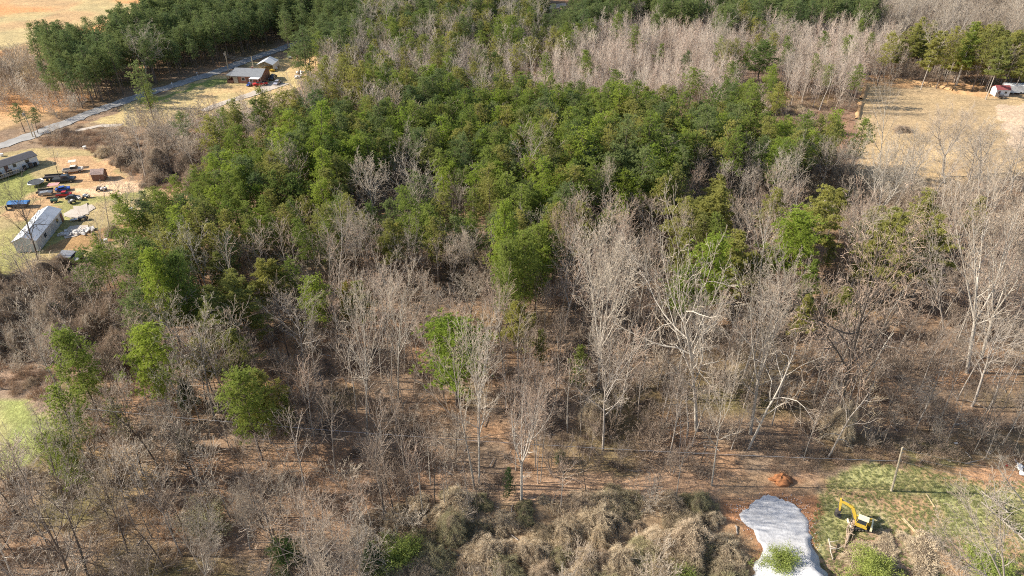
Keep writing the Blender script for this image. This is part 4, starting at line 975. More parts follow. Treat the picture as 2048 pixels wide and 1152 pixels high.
# ---------------------------------------------------------------- masses beyond the countable plants
def joined(sp, vi, mA, mB):
    P = PROTO[sp]; vi %= len(P['g']); key = (vi, mA, mB)
    if key not in P['j']:
        A, B, _ = P['g'][vi]; J = MB()
        for f, m_ in A.f: J.f.append((f, 0))
        J.v += A.v; J.n = A.n
        for f, m_ in B.f: J.f.append((f + A.n, 1))
        J.v += B.v; J.n += B.n
        P['j'][key] = J.mesh(sp + "_whole", [M[mA or P['matA']], M[mB or P['matB']]], True)
    return P['j'][key]
def mass(name, label, cat, items):
    """items: list of (species, dict); one object that scatters whole plants on its points"""
    if not items: return
    c = bpy.data.collections.new(name + " sources"); keys = []
    for sp, d in items:
        k = (sp, d['vi'] % len(PROTO[sp]['g']), d['mA'], d['mB'])
        if k not in keys: keys.append(k)
    for i, k in enumerate(keys):
        o = bpy.data.objects.new("%s source %03d" % (name, i), joined(*k)); c.objects.link(o)
    me = bpy.data.meshes.new(name); n = len(items); me.vertices.add(n)
    me.vertices.foreach_set("co", np.array([[d['x'], d['y'], -.02] for _, d in items], np.float32).ravel())
    a = me.attributes.new("idx", 'INT', 'POINT'); a.data.foreach_set("value", np.array([keys.index((sp, d['vi'] % len(PROTO[sp]['g']), d['mA'], d['mB'])) for sp, d in items], np.int32))
    a = me.attributes.new("turn", 'FLOAT_VECTOR', 'POINT'); a.data.foreach_set("vector", np.array([[0, 0, d['rz']] for _, d in items], np.float32).ravel())
    a = me.attributes.new("size", 'FLOAT_VECTOR', 'POINT'); a.data.foreach_set("vector", np.array([[d['s'] * d['sxy'], d['s'] * d['sxy'], d['s']] for _, d in items], np.float32).ravel())
    o = link(name, me); tag(o, label, cat, None, 'stuff')
    g = bpy.data.node_groups.new(name + " scatter", 'GeometryNodeTree')
    g.interface.new_socket("Geometry", in_out='INPUT', socket_type='NodeSocketGeometry')
    g.interface.new_socket("Geometry", in_out='OUTPUT', socket_type='NodeSocketGeometry')
    N = g.nodes.new; gi = N("NodeGroupInput"); go = N("NodeGroupOutput"); ip = N("GeometryNodeInstanceOnPoints"); ci = N("GeometryNodeCollectionInfo")
    ci.inputs[0].default_value = c; ci.inputs[1].default_value = True; ci.inputs[2].default_value = True
    def na(nm, ty):
        q = N("GeometryNodeInputNamedAttribute"); q.data_type = ty; q.inputs[0].default_value = nm; return q.outputs[0]
    L = g.links.new
    L(gi.outputs[0], ip.inputs['Points']); L(ci.outputs[0], ip.inputs['Instance']); ip.inputs['Pick Instance'].default_value = True
    L(na("idx", 'INT'), ip.inputs['Instance Index']); L(na("turn", 'FLOAT_VECTOR'), ip.inputs['Rotation']); L(na("size", 'FLOAT_VECTOR'), ip.inputs['Scale'])
    L(ip.outputs[0], go.inputs[0])
    md = o.modifiers.new("scatter", 'NODES'); md.node_group = g
    return o

# ---------------------------------------------------------------- naming each plant by what stands near it
ANCH = [(1205, 620, "pale twin-trunk vase-shaped tree"), (1390, 680, "pale wide arching tree"), (1545, 640, "tall pale forking tree"), (1600, 790, "pale leaning drooping tree"),
 (940, 850, "two close pale trunks"), (1045, 850, "pale forked tree with rosy twigs"), (1080, 880, "pair of straight slender trees"), (1172, 930, "lone dark-stemmed track-side tree"),
 (1440, 870, "slim pale right-leaning tree"), (1985, 520, "huge pale tree near the right edge"), (1715, 640, "dark-trunked oak"), (1810, 710, "low arching sideways tree"), (1860, 800, "straight leaning dead trunk"),
 (1000, 640, "thin trunk beside the flat pine"), (905, 690, "flat-topped bright green pine"), (815, 525, "round brown-grey bare crown"), (922, 520, "twin fan-shaped bare trees"), (702, 500, "pale clean-forked tree"),
 (1290, 540, "tall twin-stemmed pinkish tree"), (1145, 490, "pinkish crown beside the pine column"), (1205, 400, "single white-stemmed tree"), (1288, 430, "round pinkish-grey crown"), (1363, 480, "small twin-stemmed tree"),
 (1434, 520, "bright green sloping pine"), (1765, 260, "left white tree on the tan field"), (1905, 270, "middle grey crown on the tan field"), (1978, 290, "rightmost grey crown on the tan field"),
 (1612, 350, "leftmost tree of the pale row"), (1832, 370, "strongly leaning bare tree"), (1440, 335, "pinkish-white round crown"), (1875, 570, "cauliflower-shaped bare crown"), (285, 115, "big pale round tree by the road"),
 (206, 420, "ivy-footed lawn tree"), (50, 450, "dark silhouetted tree"), (336, 300, "dark forked brown tree"), (600, 670, "broad dense grey oak"), (722, 720, "long-trunked pale tree"), (785, 670, "tall pale thin tree"),
 (350, 880, "first dark leaning tree"), (236, 860, "black-stemmed leaning tree"), (376, 790, "wide silvery crown"), (105, 1060, "many-limbed corner tree"), (245, 1040, "short white-branched snag"), (398, 1110, "pale many-stemmed lower-edge tree"),
 (484, 1030, "pale bushy tree"), (640, 1140, "pale branch-fan"), (556, 980, "gnarled pale tree"), (1925, 1060, "white corner limbs"), (1992, 960, "white tree by the trash"), (1278, 30, "pale tree above the thicket"),
 (812, 330, "largest fluffy grey crown"), (712, 400, "silvery crown"), (870, 405, "white-limbed crown"), (300, 560, "tall bright-sided pine"), (278, 715, "sunlit yellow-green pine"), (126, 720, "vine-hung pine"),
 (476, 800, "rounded green pine"), (564, 810, "soft grey-green evergreen"), (1015, 470, "tallest green pine column"), (1610, 470, "bright wide pine crown"), (1655, 410, "layered olive pine"), (1800, 465, "left long olive crown"), (1888, 470, "right long olive crown"),
 (1530, 115, "dark round pine"), (1388, 165, "round pine behind the stand"), (1785, 90, "slim bare-trunked pine"), (1955, 90, "bare-trunked pine grove"), (288, 185, "single small roadside pine"), (622, 585, "dark green leafy crown"), (684, 590, "golden-yellow pine"),
 (790, 1110, "yellow-green bush"), (562, 1110, "dark evergreen shrub"), (400, 1045, "olive tangled bush"), (1395, 1070, "largest tan vine hump"), (905, 1045, "arching olive vine hump"), (1700, 820, "vine-wrapped snag"),
 (1795, 940, "wooden utility pole"), (1710, 1035, "yellow excavator"), (1560, 1050, "gravel pad"), (1560, 945, "red soil mound"), (505, 155, "brick house"), (538, 132, "white carport"), (20, 330, "white mobile home"), (75, 440, "long white building"),
 (201, 350, "brown shed"), (74, 366, "trampoline"), (140, 512, "collapsed grey shed"), (1998, 184, "red-roofed shed"), (55, 250, "left-edge utility poles"), (450, 125, "utility pole by the house"), (50, 860, "green meadow patch"),
 (620, 960, "shaded clay opening"), (1108, 14, "pale lot at the top"), (1270, 155, "lone dark bushy pine"), (1700, 100, "thin-stem thicket behind the field"), (960, 80, "thicket's left-end pine"), (700, 130, "woods behind the house lawn"), (400, 60, "middle of the dark plantation")]
AX = np.array([a[0] for a in ANCH]); AY = np.array([a[1] for a in ANCH])
DIRS = ["right of", "upper right of", "above", "upper left of", "left of", "lower left of", "below", "lower right of"]
ORD = ["nearest", "second", "third", "fourth", "fifth", "sixth", "seventh", "eighth", "ninth", "tenth"]
LOOK = {'needle': 'mid-green', 'needle_bright': 'bright green', 'needle_dark': 'dark green', 'needle_olive': 'olive green', 'twig_red': 'rosy-twigged', 'twig_grey': 'grey-twigged', 'twig_pink': 'pinkish', 'vine': 'brown', 'vine_tan': 'tan', 'vine_olive': 'olive'}
NOUN = {'pine': 'pine', 'flatpine': 'flat pine', 'cedar': 'cedar', 'tall': 'bare tree', 'slender': 'slender tree', 'pole': 'thin stem', 'vinetree': 'vine-draped tree', 'mound': 'vine hump', 'brushy': 'sapling', 'scrub': 'brush clump'}
def name_all(lst):
    """lst: (species, dict). Gives each a label unique within its kind"""
    buckets = {}
    for sp, d in lst:
        k = int(np.argmin(np.hypot(AX - d['px'], (AY - d['py']) * 1.3))); dx = d['px'] - AX[k]; dy = AY[k] - d['py']
        s = int(round(math.degrees(math.atan2(dy, dx)) / 45)) % 8
        buckets.setdefault((NOUN[sp], k, s), []).append((math.hypot(dx, dy), id(d), sp, d))
    for (noun, k, s), L in buckets.items():
        L.sort()
        for r, (_, _, sp, d) in enumerate(L):
            look = LOOK.get(d['mB'] or PROTO[sp]['matB'], '')
            if r < 10: d['label'] = ("%s %s, %s %s the %s" % (look, noun, ORD[r] + (" one" if r else ""), DIRS[s], ANCH[k][2])).strip(); d['group'] = GNAME[sp]
            else: d['label'] = "one of the farther %ss %s the %s" % (noun, DIRS[s], ANCH[k][2]); d['group'] = "farther %ss %s the %s" % (noun, DIRS[s], ANCH[k][2])
KINDS = [  # species that share one object name, how many already placed by hand, cap
 (('pine', 'flatpine'), "pine_woods", "dense mass of farther and half-hidden pines across the stand and plantation", "pines", 300),
 (('tall',), "bare_woods", "farther and half-hidden bare trees filling the woods", "bare trees", 300),
 (('slender',), "slender_woods", "remaining thin-trunked bare trees crowded through the woods", "bare trees", 300),
 (('pole',), "pole_thicket", "pinkish mass of crowded thin bare stems beyond the pine stand", "thin trees", 300),
 (('vinetree',), "vine_woods", "remaining brown vine-draped trees at the edges of the woods", "vine-draped trees", 300),
 (('mound',), "vine_thicket", "remaining vine-covered humps of the brown and tan thickets", "vine thicket", 300),
 (('cedar',), "cedar_woods", "remaining small dark cedars", "cedars", 300),
 (('brushy',), "undergrowth", "mass of small bare saplings on the forest floor", "undergrowth", 300),
 (('scrub',), "brush", "low brown brush and briars covering the forest floor", "brush", 0)]
def in_frame(d): return -10 < d['px'] < 2058 and -20 < d['py'] < 1172
for sps, mname, mlabel, mcat, cap in KINDS:
    hand_n = sum(1 for o in COL.objects if o.parent is None and o.name.split('.')[0] == SPEC[sps[0]][0])
    L = [(sp, d) for sp in sps for d in allp[sp]]
    vis = sorted([q for q in L if in_frame(q[1])], key=lambda q: -q[1]['size'])
    n = max(0, cap - hand_n); ind = vis[:n]; keep = set(id(q[1]) for q in ind)
    rest = [q for q in L if id(q[1]) not in keep]
    name_all(ind)
    for sp, d in ind:
        plant(sp, (d['x'], d['y'], 0), d['s'], d['rz'], d['vi'], d['mA'], d['mB'], d['label'], d['group'], None, d['sxy'], parts=sp not in ('pole', 'brushy') or d['size'] > .05)
    mass(mname, mlabel, mcat, rest)
# grass tufts in the clearing, the meadow patch and the lawns
rg = np.random.RandomState(9); tf = []
for poly, n in ((CLEAR_BR, 5200),):
    P0 = [at(*p) for p in poly]; x0, x1 = max(-120, min(p.x for p in P0)), min(120, max(p.x for p in P0)); y0, y1 = max(30, min(p.y for p in P0)), max(p.y for p in P0)
    x = rg.uniform(x0, x1, n * 3); y = rg.uniform(y0, y1, n * 3); px, py = proj(x, y, 0 * x)
    k = inpoly(px, py, poly) & (px > -20) & (px < 2070) & (py < 1170); x, y = x[k][:n], y[k][:n]
    for a, b in zip(x, y): tf.append(('tuft', dict(x=a, y=b, vi=rg.randint(3), mA=None, mB=None, rz=rg.rand() * 6.28, s=.25 + .4 * rg.rand(), sxy=1.0)))
mass("grass", "short tan and green grass tufts in the clearing ", "grass", tf)

# dead sticks on the forest floor and stones spilled round the gravel pad
def sticks():
    rg = np.random.RandomState(21); n = 900; x = rg.uniform(-95, 95, n); y = rg.uniform(48, 150, n); px, py = proj(x, y, 0 * x)
    k = (py > 560) & (py < 1150) & (px > -20) & (px < 2070)
    for pl in NOTREE: k &= ~inpoly(px, py, pl)
    T = Tubes()
    for a, b_ in zip(x[k], y[k]):
        L = 1.2 + 3.5 * rg.rand() ** 2; az = rg.rand() * 3.14; d = np.array([math.cos(az), math.sin(az), .05 * rg.normal()]); q = np.cross(d, UPV) * rg.normal(0, .18); p = np.array([a, b_, .12])
        T.add(np.array([p, p + d * L * .5 + q, p + d * L]), np.array([.06, .045, .02]) * (.7 + rg.rand()), 4)
    m = MB(); T.out(m); tag(link("fallen_branches", m.mesh("fallen_branches", M['bark_grey'])), "dead grey sticks strewn over the leaf litter of the open woods", "fallen branches", None, 'stuff')
sticks()
def stones():
    rg = np.random.RandomState(22); m = MB(); pts = [(1481, 1018), (1500, 1048), (1522, 1078), (1536, 1102), (1600, 1015), (1612, 1044), (1617, 1066), (1618, 1090), (1540, 1003), (1575, 1004)]
    for q in range(420):
        a, b_ = pts[rg.randint(len(pts))]; P = at(a + rg.normal(0, 13), b_ + rg.normal(0, 9)); r = .02 + .035 * rg.rand()
        m.box((P.x, P.y, .03), (r * 2, r * 1.6, r), rg.rand() * 3, 0, rg.normal(0, .4), rg.normal(0, .4))
    tag(link("loose_stones", m.mesh("loose_stones", M['gravel'])), "pale stones spilled round the edge of the gravel pad", "stones", None, 'stuff')
stones()

# ================================================================ MAN-MADE THINGS
def part(name, mb, mat, parent, smooth=False):
    return link(name, mb.mesh(name, M[mat] if isinstance(mat, str) else mat, smooth), parent)
def head(p0, p1):
    a, b = at(*p0), at(*p1); return math.atan2(b.y - a.y, b.x - a.x)
# ---- excavator
def excavator():
    P = at(1721, 1053); e = empty("excavator", P, R(150), "small yellow tracked excavator with its arm bent over the grass, beside the gravel pad", "excavator"); e.scale = (.88, .88, .88)
    S = 1.0
    for sgn in (-1, 1):
        m = MB(); prof = [(-1.25, .28), (-1.1, .06), (-.9, 0), (.95, 0), (1.2, .08), (1.32, .32), (1.2, .52), (.95, .60), (-.95, .60), (-1.15, .5)]
        m.prism([(x, z) for x, z in prof], sgn * .78 - .2, sgn * .78 + .2, 0, (0, 0, 0), R(25))
        t = part("track", m, 'dark', e)
        for k in range(5):
            w = MB(); c, q = math.cos(R(25)), math.sin(R(25)); lx = -1.0 + k * .52; ly = sgn * 1.0
            w.cyl((lx * c - (ly - .01) * q, lx * q + (ly - .01) * c, .28), (lx * c - (ly + .03) * q, lx * q + (ly + .03) * c, .28), .17, None, 10); part("wheel", w, 'steel', t)
    m = MB(); m.box((0, 0, .45), (1.5, 1.2, .3), R(25)); m.cyl((0, 0, .5), (0, 0, .78), .5, None, 14); part("undercarriage", m, 'dark_metal', e)
    m = MB(); c, q = math.cos(R(25)), math.sin(R(25)); m.box((1.75 * c, 1.75 * q, .3), (.1, 2.0, .5), R(25)); m.box((1.4 * c, 1.4 * q, .3), (.7, .9, .12), R(25)); part("dozer_blade", m, 'cream', e)
    m = MB(); m.prism([(-1.25, .82), (1.0, .82), (1.05, 1.15), (.2, 1.3), (-1.2, 1.55), (-1.3, 1.3)], -.95, .1); m.box((.1, .55, 1.0), (1.7, .95, .34)); part("body", m, 'yellow', e)
    m = MB(); m.prism([(-1.5, .8), (-1.2, .8), (-1.2, 1.62), (-1.42, 1.5)], -.98, .98); part("counterweight", m, 'cab_roof', e)
    m = MB(); m.prism([(-.55, 1.17), (.85, 1.17), (.98, 1.7), (.72, 2.5), (-.5, 2.5), (-.62, 1.8)], .16, 1.0); cb = part("cab", m, 'glass', e)
    m = MB(); m.box((.1, .58, 2.55), (1.5, 1.0, .12)); part("roof", m, 'cab_roof', cb)
    m = MB()
    for x0, x1 in ((.95, .75), (-.58, -.5)):
        for y in (.17, .99): m.cyl((x0, y, 1.2), (x1, y, 2.5), .045, None, 5)
    m.box((.15, 1.01, 1.35), (1.45, .03, .4)); part("frame", m, 'yellow', cb)
    m = MB(); m.cyl((-.8, -.6, 1.5), (-.8, -.6, 1.95), .06, None, 8); part("exhaust", m, 'dark_metal', e)
    def arm(pts, y, w, name, mat):
        m = MB()
        for (x0, z0, h0), (x1, z1, h1) in zip(pts, pts[1:]):
            d = np.array([x1 - x0, z1 - z0]); d /= np.linalg.norm(d); n_ = np.array([-d[1], d[0]])
            m.prism([(x0 - n_[0] * h0, z0 - n_[1] * h0), (x1 - n_[0] * h1, z1 - n_[1] * h1), (x1 + n_[0] * h1, z1 + n_[1] * h1), (x0 + n_[0] * h0, z0 + n_[1] * h0)], y - w, y + w)
        return part(name, m, mat, e)
    arm([(1.0, 1.05, .18), (1.45, 2.2, .24), (1.95, 3.15, .27), (2.6, 3.42, .22), (3.75, 3.6, .14)], -.12, .14, "boom", 'yellow')
    arm([(3.85, 4.1, .14), (3.72, 3.5, .2), (3.45, 1.55, .12)], -.12, .11, "stick", 'yellow')
    m = MB(); m.cyl((1.3, -.12, 1.0), (2.0, -.12, 2.55), .07, None, 8); m.cyl((2.5, -.12, 3.72), (3.75, -.12, 4.0), .06, None, 8); m.cyl((3.95, -.12, 3.7), (3.75, -.12, 1.9), .05, None, 8); part("hydraulic_ram", m, 'steel', e)
    m = MB(); m.prism([(3.15, 1.5), (3.6, 1.6), (3.95, 1.2), (3.98, .65), (3.6, .25), (3.1, .3), (3.0, .42), (3.45, .55), (3.6, .9), (3.4, 1.25)], -.55, .3)
    for y in (-.5, -.25, 0, .25): m.box((3.02, y, .34), (.25, .07, .06))
    part("bucket", m, 'dark_metal', e)
excavator()
# ---- poles and cables
def pole(base, top, label, lamp=False, crossarm=False, can=False):
    P = at(*base); T = on_plane(top[0], top[1], P.y); v = T - P
    e = empty("utility_pole", P, 0, label, "utility pole")
    m = MB(); n = 6
    for k in range(n): m.cyl(v * (k / n) - Vector((0, 0, .3)) * (k == 0), v * ((k + 1) / n), .17 - .01 * k, .16 - .01 * k, 9, 0, k in (0, n - 1))
    part("shaft", m, 'pole', e)
    m = MB()
    if crossarm: m.box(v * .93, (1.8, .12, .14), .2); part("crossarm", m, 'pole', e); m = MB()
    for k in (.97, .88, .72): m.cyl(v * k, v * k + Vector((.28, 0, .05)), .05, .06, 6)
    part("insulator", m, 'steel', e)
    if can: m = MB(); m.cyl(v * .86 + Vector((-.35, -.1, -.4)), v * .86 + Vector((-.35, -.1, .5)), .26, None, 12); part("transformer", m, 'steel', e)
    return P, v
def cable(name, a, b, sag, label, r=.02, n=40):
    a, b = Vector(a), Vector(b); T = Tubes(); t = np.linspace(0, 1, n)
    P = np.array([a.lerp(b, k)[:] for k in t]); P[:, 2] -= sag * 4 * t * (1 - t)
    T.add(P, np.full(n, r), 5); m = MB(); T.out(m)
    tag(link(name, m.mesh(name, M['wire'])), label, "cable")
Pp, Pv = pole((1783, 982), (1805, 895), "leaning pale wooden utility pole standing on the grass behind the excavator")
att = Pp + Pv * .70; tp = Pp + Pv * .98
cable("overhead_cable", att, (-62, att.y + 8, 8.4), 1.4, "thick pale overhead cable running left from the leaning utility pole", .022)
for k, (f_, ex, nm) in enumerate(((.97, (2075, 947), "topmost"), (.84, (2075, 962), "middle"), (.70, (2075, 972), "lowest"))):
    Q = on_plane(ex[0], ex[1], Pp.y + 4)
    cable("overhead_cable", Pp + Pv * f_, Q, .5, nm + " of three thin cables running right from the leaning utility pole", .018)
P1, v1 = pole((457, 143), (450, 103), "pale utility pole with a transformer beside the road near the brick house", can=True)
P2, v2 = pole((507, 137), (502, 112), "thin dark-topped pole directly behind the brick house")
for k in range(3): cable("overhead_cable", P1 + v1 * (.9 - .07 * k), P2 + v2 * (.96 - .1 * k), .8, ["upper", "middle", "lower"][k] + " cable between the road pole and the pole behind the brick house", .02)
P3, v3 = pole((66, 274), (47, 222), "tall pole with a grey transformer at the road on the left edge", can=True)
P4, v4 = pole((72, 276), (62, 246), "shorter pole beside the transformer pole on the left edge")
pole((640, 103), (636, 82), "thin pole at the woods' edge behind the orange bare slope")
PL = at(-60, 700); cable("overhead_cable", on_plane(-40, 665, 78), on_plane(85, 722, 90), .4, "pale cable crossing above the brown thicket at the left edge", .03)
# ---- soil mounds, planks, logs, stumps, rubble
def lump(name, px, py, rx, ry, h, mat, label, cat, seed=0, kind=None, rough=.25):
    P = at(px, py); m = MB(); K, Q = 28, 9; V = []
    for j in range(Q):
        b = j / (Q - 1); rr = math.cos(b * math.pi / 2)
        for i in range(K):
            a = i * 2 * math.pi / K; k = 1 + rough * (vn(3 * math.cos(a) + seed * 7, 3 * math.sin(a) + b * 2, .9, seed) - .5) * 2
            V.append((rx * rr * math.cos(a) * k, ry * rr * math.sin(a) * k, h * math.sin(b * math.pi / 2) * (1 + rough * (vn(i * .5, j, 1.0, seed + 3) - .5)) - (.1 if j == 0 else 0)))
    i = np.arange(K); Fc = np.concatenate([np.stack([q * K + i, q * K + (i + 1) % K, (q + 1) * K + (i + 1) % K, (q + 1) * K + i], 1) for q in range(Q - 1)])
    m.add(V, Fc); o = link(name, m.mesh(name, M[mat], True), None, P); tag(o, label, cat, None, kind); return o
lump("soil_mound", 1561, 960, 1.25, 1.0, .95, 'clay', "orange-red mound of dug clay behind the gravel pad", "soil mound", 3, None, .5)
def log(name, p0, p1, r, label, mat='wood', z=(.1, .1), cat="log", limbs=0, seed=0):
    a, b = at(*p0), at(*p1); a.z, b.z = z; rng = np.random.RandomState(seed); o_ = a.copy(); T = Tubes(); n = 7
    P = np.array([(a.lerp(b, k / (n - 1)) - o_)[:] for k in range(n)]); P[1:-1] += rng.normal(0, .05, (n - 2, 3)) * [1, 1, .3]
    T.add(P, np.linspace(r, r * .6, n), 7)
    for k in range(limbs):
        q = P[1 + k % (n - 2)]; d = nrm(np.array([rng.normal(), rng.normal(), .5 + rng.rand()])); d2 = nrm(d + rng.normal(0, .4, 3)); L = .6 + rng.rand() * 1.4
        T.add(np.array([q, q + d * L, q + d * L + d2 * L]), np.array([.06, .04, .015]), 5)
    m = MB(); T.out(m); o = link(name, m.mesh(name, M[mat]), None, o_); tag(o, label, cat); return o
def plank(p0, p1, label, w=.16):
    a, b = at(*p0), at(*p1); m = MB(); d = b - a; m.box((0, 0, .05), (d.length, w, .06), math.atan2(d.y, d.x))
    tag(link("plank", m.mesh("plank", M['plank']), None, a.lerp(b, .5)), label, "plank")
plank((1852, 988), (1869, 1015), "pale plank lying alone in the grass right of the utility pole's foot")
plank((1803, 1037), (1829, 1064), "left of two pale planks lying side by side right of the excavator")
plank((1806, 1036), (1832, 1064), "right of two pale planks lying side by side right of the excavator")
log("log", (1707, 1047), (1691, 1090), .26, "brown uprooted trunk lying in front of the excavator's blade", 'vine', (.5, .2), limbs=5, seed=2)
log("log", (1697, 1042), (1689, 1098), .12, "thin brown trunk beside the uprooted one by the excavator", 'vine', (.3, .2), limbs=3, seed=3)
log("log", (1654, 1086), (1665, 1120), .10, "forked pale dead limb standing by the gravel embankment", 'bark_pale', (.9, .1), limbs=3, seed=4)
log("log", (1471, 1052), (1474, 1070), .13, "short grey log on the clay left of the gravel pad", 'bark_grey')
log("log", (1446, 1068), (1440, 1075), .12, "small pale stump piece left of the short grey log", 'bark_pale')
log("log", (1930, 905), (1942, 918), .10, "thin pale fallen stick in the shaded ground behind the utility pole", 'bark_pale')
log("log", (1278, 836), (1330, 838), .08, "dark fallen stem lying across the open forest floor", 'bark_dark')
log("log", (555, 900), (640, 886), .08, "long pale fallen stem in the sunlit leaves", 'bark_pale')
log("log", (730, 752), (762, 700), .08, "grey fallen stem leaning in the middle woods", 'bark_grey', (.2, 2.2))
log("fallen_tree", (2046, 1088), (1958, 1012), .12, "pale fallen tree lying across the grass near the right edge", 'bark_grey', (.7, .9), "fallen tree", 22, 7)
log("fallen_tree", (2012, 1030), (1958, 990), .12, "thin grey fallen treetop above the pale fallen tree", 'bark_grey', (.6, .9), "fallen tree", 9, 8)
for k, (px, py, s_, lb) in enumerate([(1722, 1100, .9, "pile of grubbed brown roots just below the excavator"), (1772, 1096, 1.0, "middle root pile below the excavator"), (1826, 1090, .9, "right root pile near the two planks"), (1740, 1120, 1.4, "lower left root pile by the wide green bush"), (1850, 1112, 1.6, "lower right root pile on the brown bank"), (1895, 1128, 1.2, "rightmost root pile on the brown bank")]):
    P = at(px, py); A, B = drape_proto(900 + k, [(0, 0, 0, 1.5, .8), (1.4, .4, 0, 1.0, .7), (-1.2, -.3, 0, 1.1, .6)], 7000, (.15, .5), .03, .1)
    e = empty("root_pile", P, k, lb, "root pile", "piles of grubbed roots"); e.scale = (s_, s_ * .8, s_ * .7); part("soil", A, 'clay_pale' if k == 5 else 'core', e); part("roots", B, 'vine_tan', e)
# trash at the right edge
for k, (px, py, mt, lb) in enumerate([(2034, 938, 'white_junk', "white sheet of scrap at the right edge, upper left one"), (2044, 950, 'white_junk', "white scrap sheet at the right edge, lower right one"), (2030, 924, 'white_junk', "small white scrap behind the white sheets"), (2012, 932, 'red', "small red scrap left of the white sheets"), (1911, 888, 'white_junk', "tiny white litter in the shaded brush"), (1689, 858, 'white_junk', "white bag at the foot of the vine-wrapped snag")]):
    P = at(px, py); m = MB(); rng = np.random.RandomState(k)
    for q in range(4 if k < 2 else 1): m.box(rng.normal(0, .35 if k < 2 else 0, 3) * [1, 1, 0] + [0, 0, .2 + .12 * q], (.9 if k < 2 else .45, .6 if k < 2 else .35, .12), rng.rand() * 3, 0, rng.normal(0, .3), rng.normal(0, .3))
    tag(link("scrap_piece", m.mesh("scrap_piece", M[mt]), None, P), lb, "scrap")
# ---- buildings
def gable(name, P, rz, L, Wd, h, rise, wall, roof, label, cat, over=.35, wins=(), doors=(), base=.25, frame='white'):
    """long axis along x; windows / doors as (side, position along x, z, width, height)"""
    e = empty(name, P, rz, label, cat)
    m = MB(); m.prism([(-Wd / 2, 0), (Wd / 2, 0), (Wd / 2, h), (0, h + rise), (-Wd / 2, h)], -L / 2, L / 2, 0, (0, 0, 0), R(90)); part("wall", m, wall, e)
    m = MB(); t = .12; sl = rise / (Wd / 2)
    for s in (-1, 1):
        a = (s * (Wd / 2 + over), h - sl * over + .03); b = (0, h + rise + .03); m.prism([a, b, (b[0], b[1] + t), (a[0], a[1] + t)] if s > 0 else [b, a, (a[0], a[1] + t), (b[0], b[1] + t)], -L / 2 - over, L / 2 + over, 0, (0, 0, 0), R(90))
    part("roof", m, roof, e)
    for side, x, z, w, hh in wins:
        y = side * (Wd / 2); m = MB(); m.box((x, y, z), (w + .2, .1, hh + .2)); f_ = part("window", m, frame, e); m = MB(); m.box((x, y + side * .03, z), (w, .1, hh)); part("pane", m, 'glass', f_)
    for side, x, z, w, hh in doors:
        y = side * (Wd / 2); m = MB(); m.box((x, y, z), (w, .12, hh)); d = part("door", m, 'wood_brown', e); m = MB(); m.cyl((x + w * .35, y + side * .05, z), (x + w * .35, y + side * .14, z), .05); part("handle", m, 'steel', d)
    return e
# brick house
P = at(505, 160); hz = head((474, 166), (530, 161))
hs = gable("brick_house", P, R(-6), 10.5, 8.0, 2.7, 1.5, 'brick', 'grey_roof', "low brick house with a grey shingled roof and a covered porch on its left end", "house", .5,
      [(-1, 1.5, 1.5, 1.3, 1.0), (-1, -1.4, 1.5, 1.1, 1.0)], [(-1, .2, 1.05, 1.0, 2.0)])
m = MB(); m.box((-6.3, -.6, 2.66), (2.6, 7.2, .12), 0, 0, 0, .10); part("porch_roof", m, 'grey_roof', hs)
for y in (-4.0, -2.4, -.8): m = MB(); m.box((-7.3, y, 1.25), (.16, .16, 2.5)); part("porch_post", m, 'wood_brown', hs)
m = MB(); m.box((-6.4, -2.2, .2), (2.3, 4.4, .4)); m.box((-7.45, -2.2, .75), (.06, 4.2, .7)); m.box((-6.4, -4.4, .7), (2.2, .06, .6)); part("porch_deck", m, 'wood_brown', hs)
m = MB(); m.box((.8, .1, 4.35), (.6, .6, .9)); part("chimney", m, 'brick', hs)
m = MB(); m.box((3.6, -5.2, 2.45), (3.6, 2.6, .1), 0, .1)
for x in (2.0, 5.2):
    for y in (-6.4, -4.1): m.box((x, y, 1.25), (.14, .14, 2.5))
for k in range(7): m.box((2.1 + k * .5, -6.4, .55), (.06, .06, 1.0))
m.box((3.6, -6.4, 1.05), (3.3, .08, .08)); part("pergola", m, 'white', hs)
m = MB(); m.box((-4.2, -4.15, 1.2), (1.6, .3, 2.3)); part("storage_box", m, 'steel', hs)
# white carport
P = at(538, 137); e = empty("carport", P, R(-4), "white metal carport with an open black front behind the brick house", "carport")
m = MB()
for s in (-1, 1): m.prism([(s * 3.1, 2.3), (0, 3.6), (0, 3.68), (s * 3.1, 2.38)][::s], -3.4, 3.4)
part("roof", m, 'white_roof', e)
m = MB(); m.box((-3.05, 0, 1.5), (.08, 6.6, 1.6)); m.box((3.05, 0, 1.5), (.08, 6.6, 1.6)); m.box((0, 3.3, 1.2), (6.0, .08, 2.3)); part("wall", m, 'white', e)
for x in (-3.0, 0, 3.0): m = MB(); m.box((x, -3.3, 1.15), (.1, .1, 2.3)); part("post", m, 'steel', e)
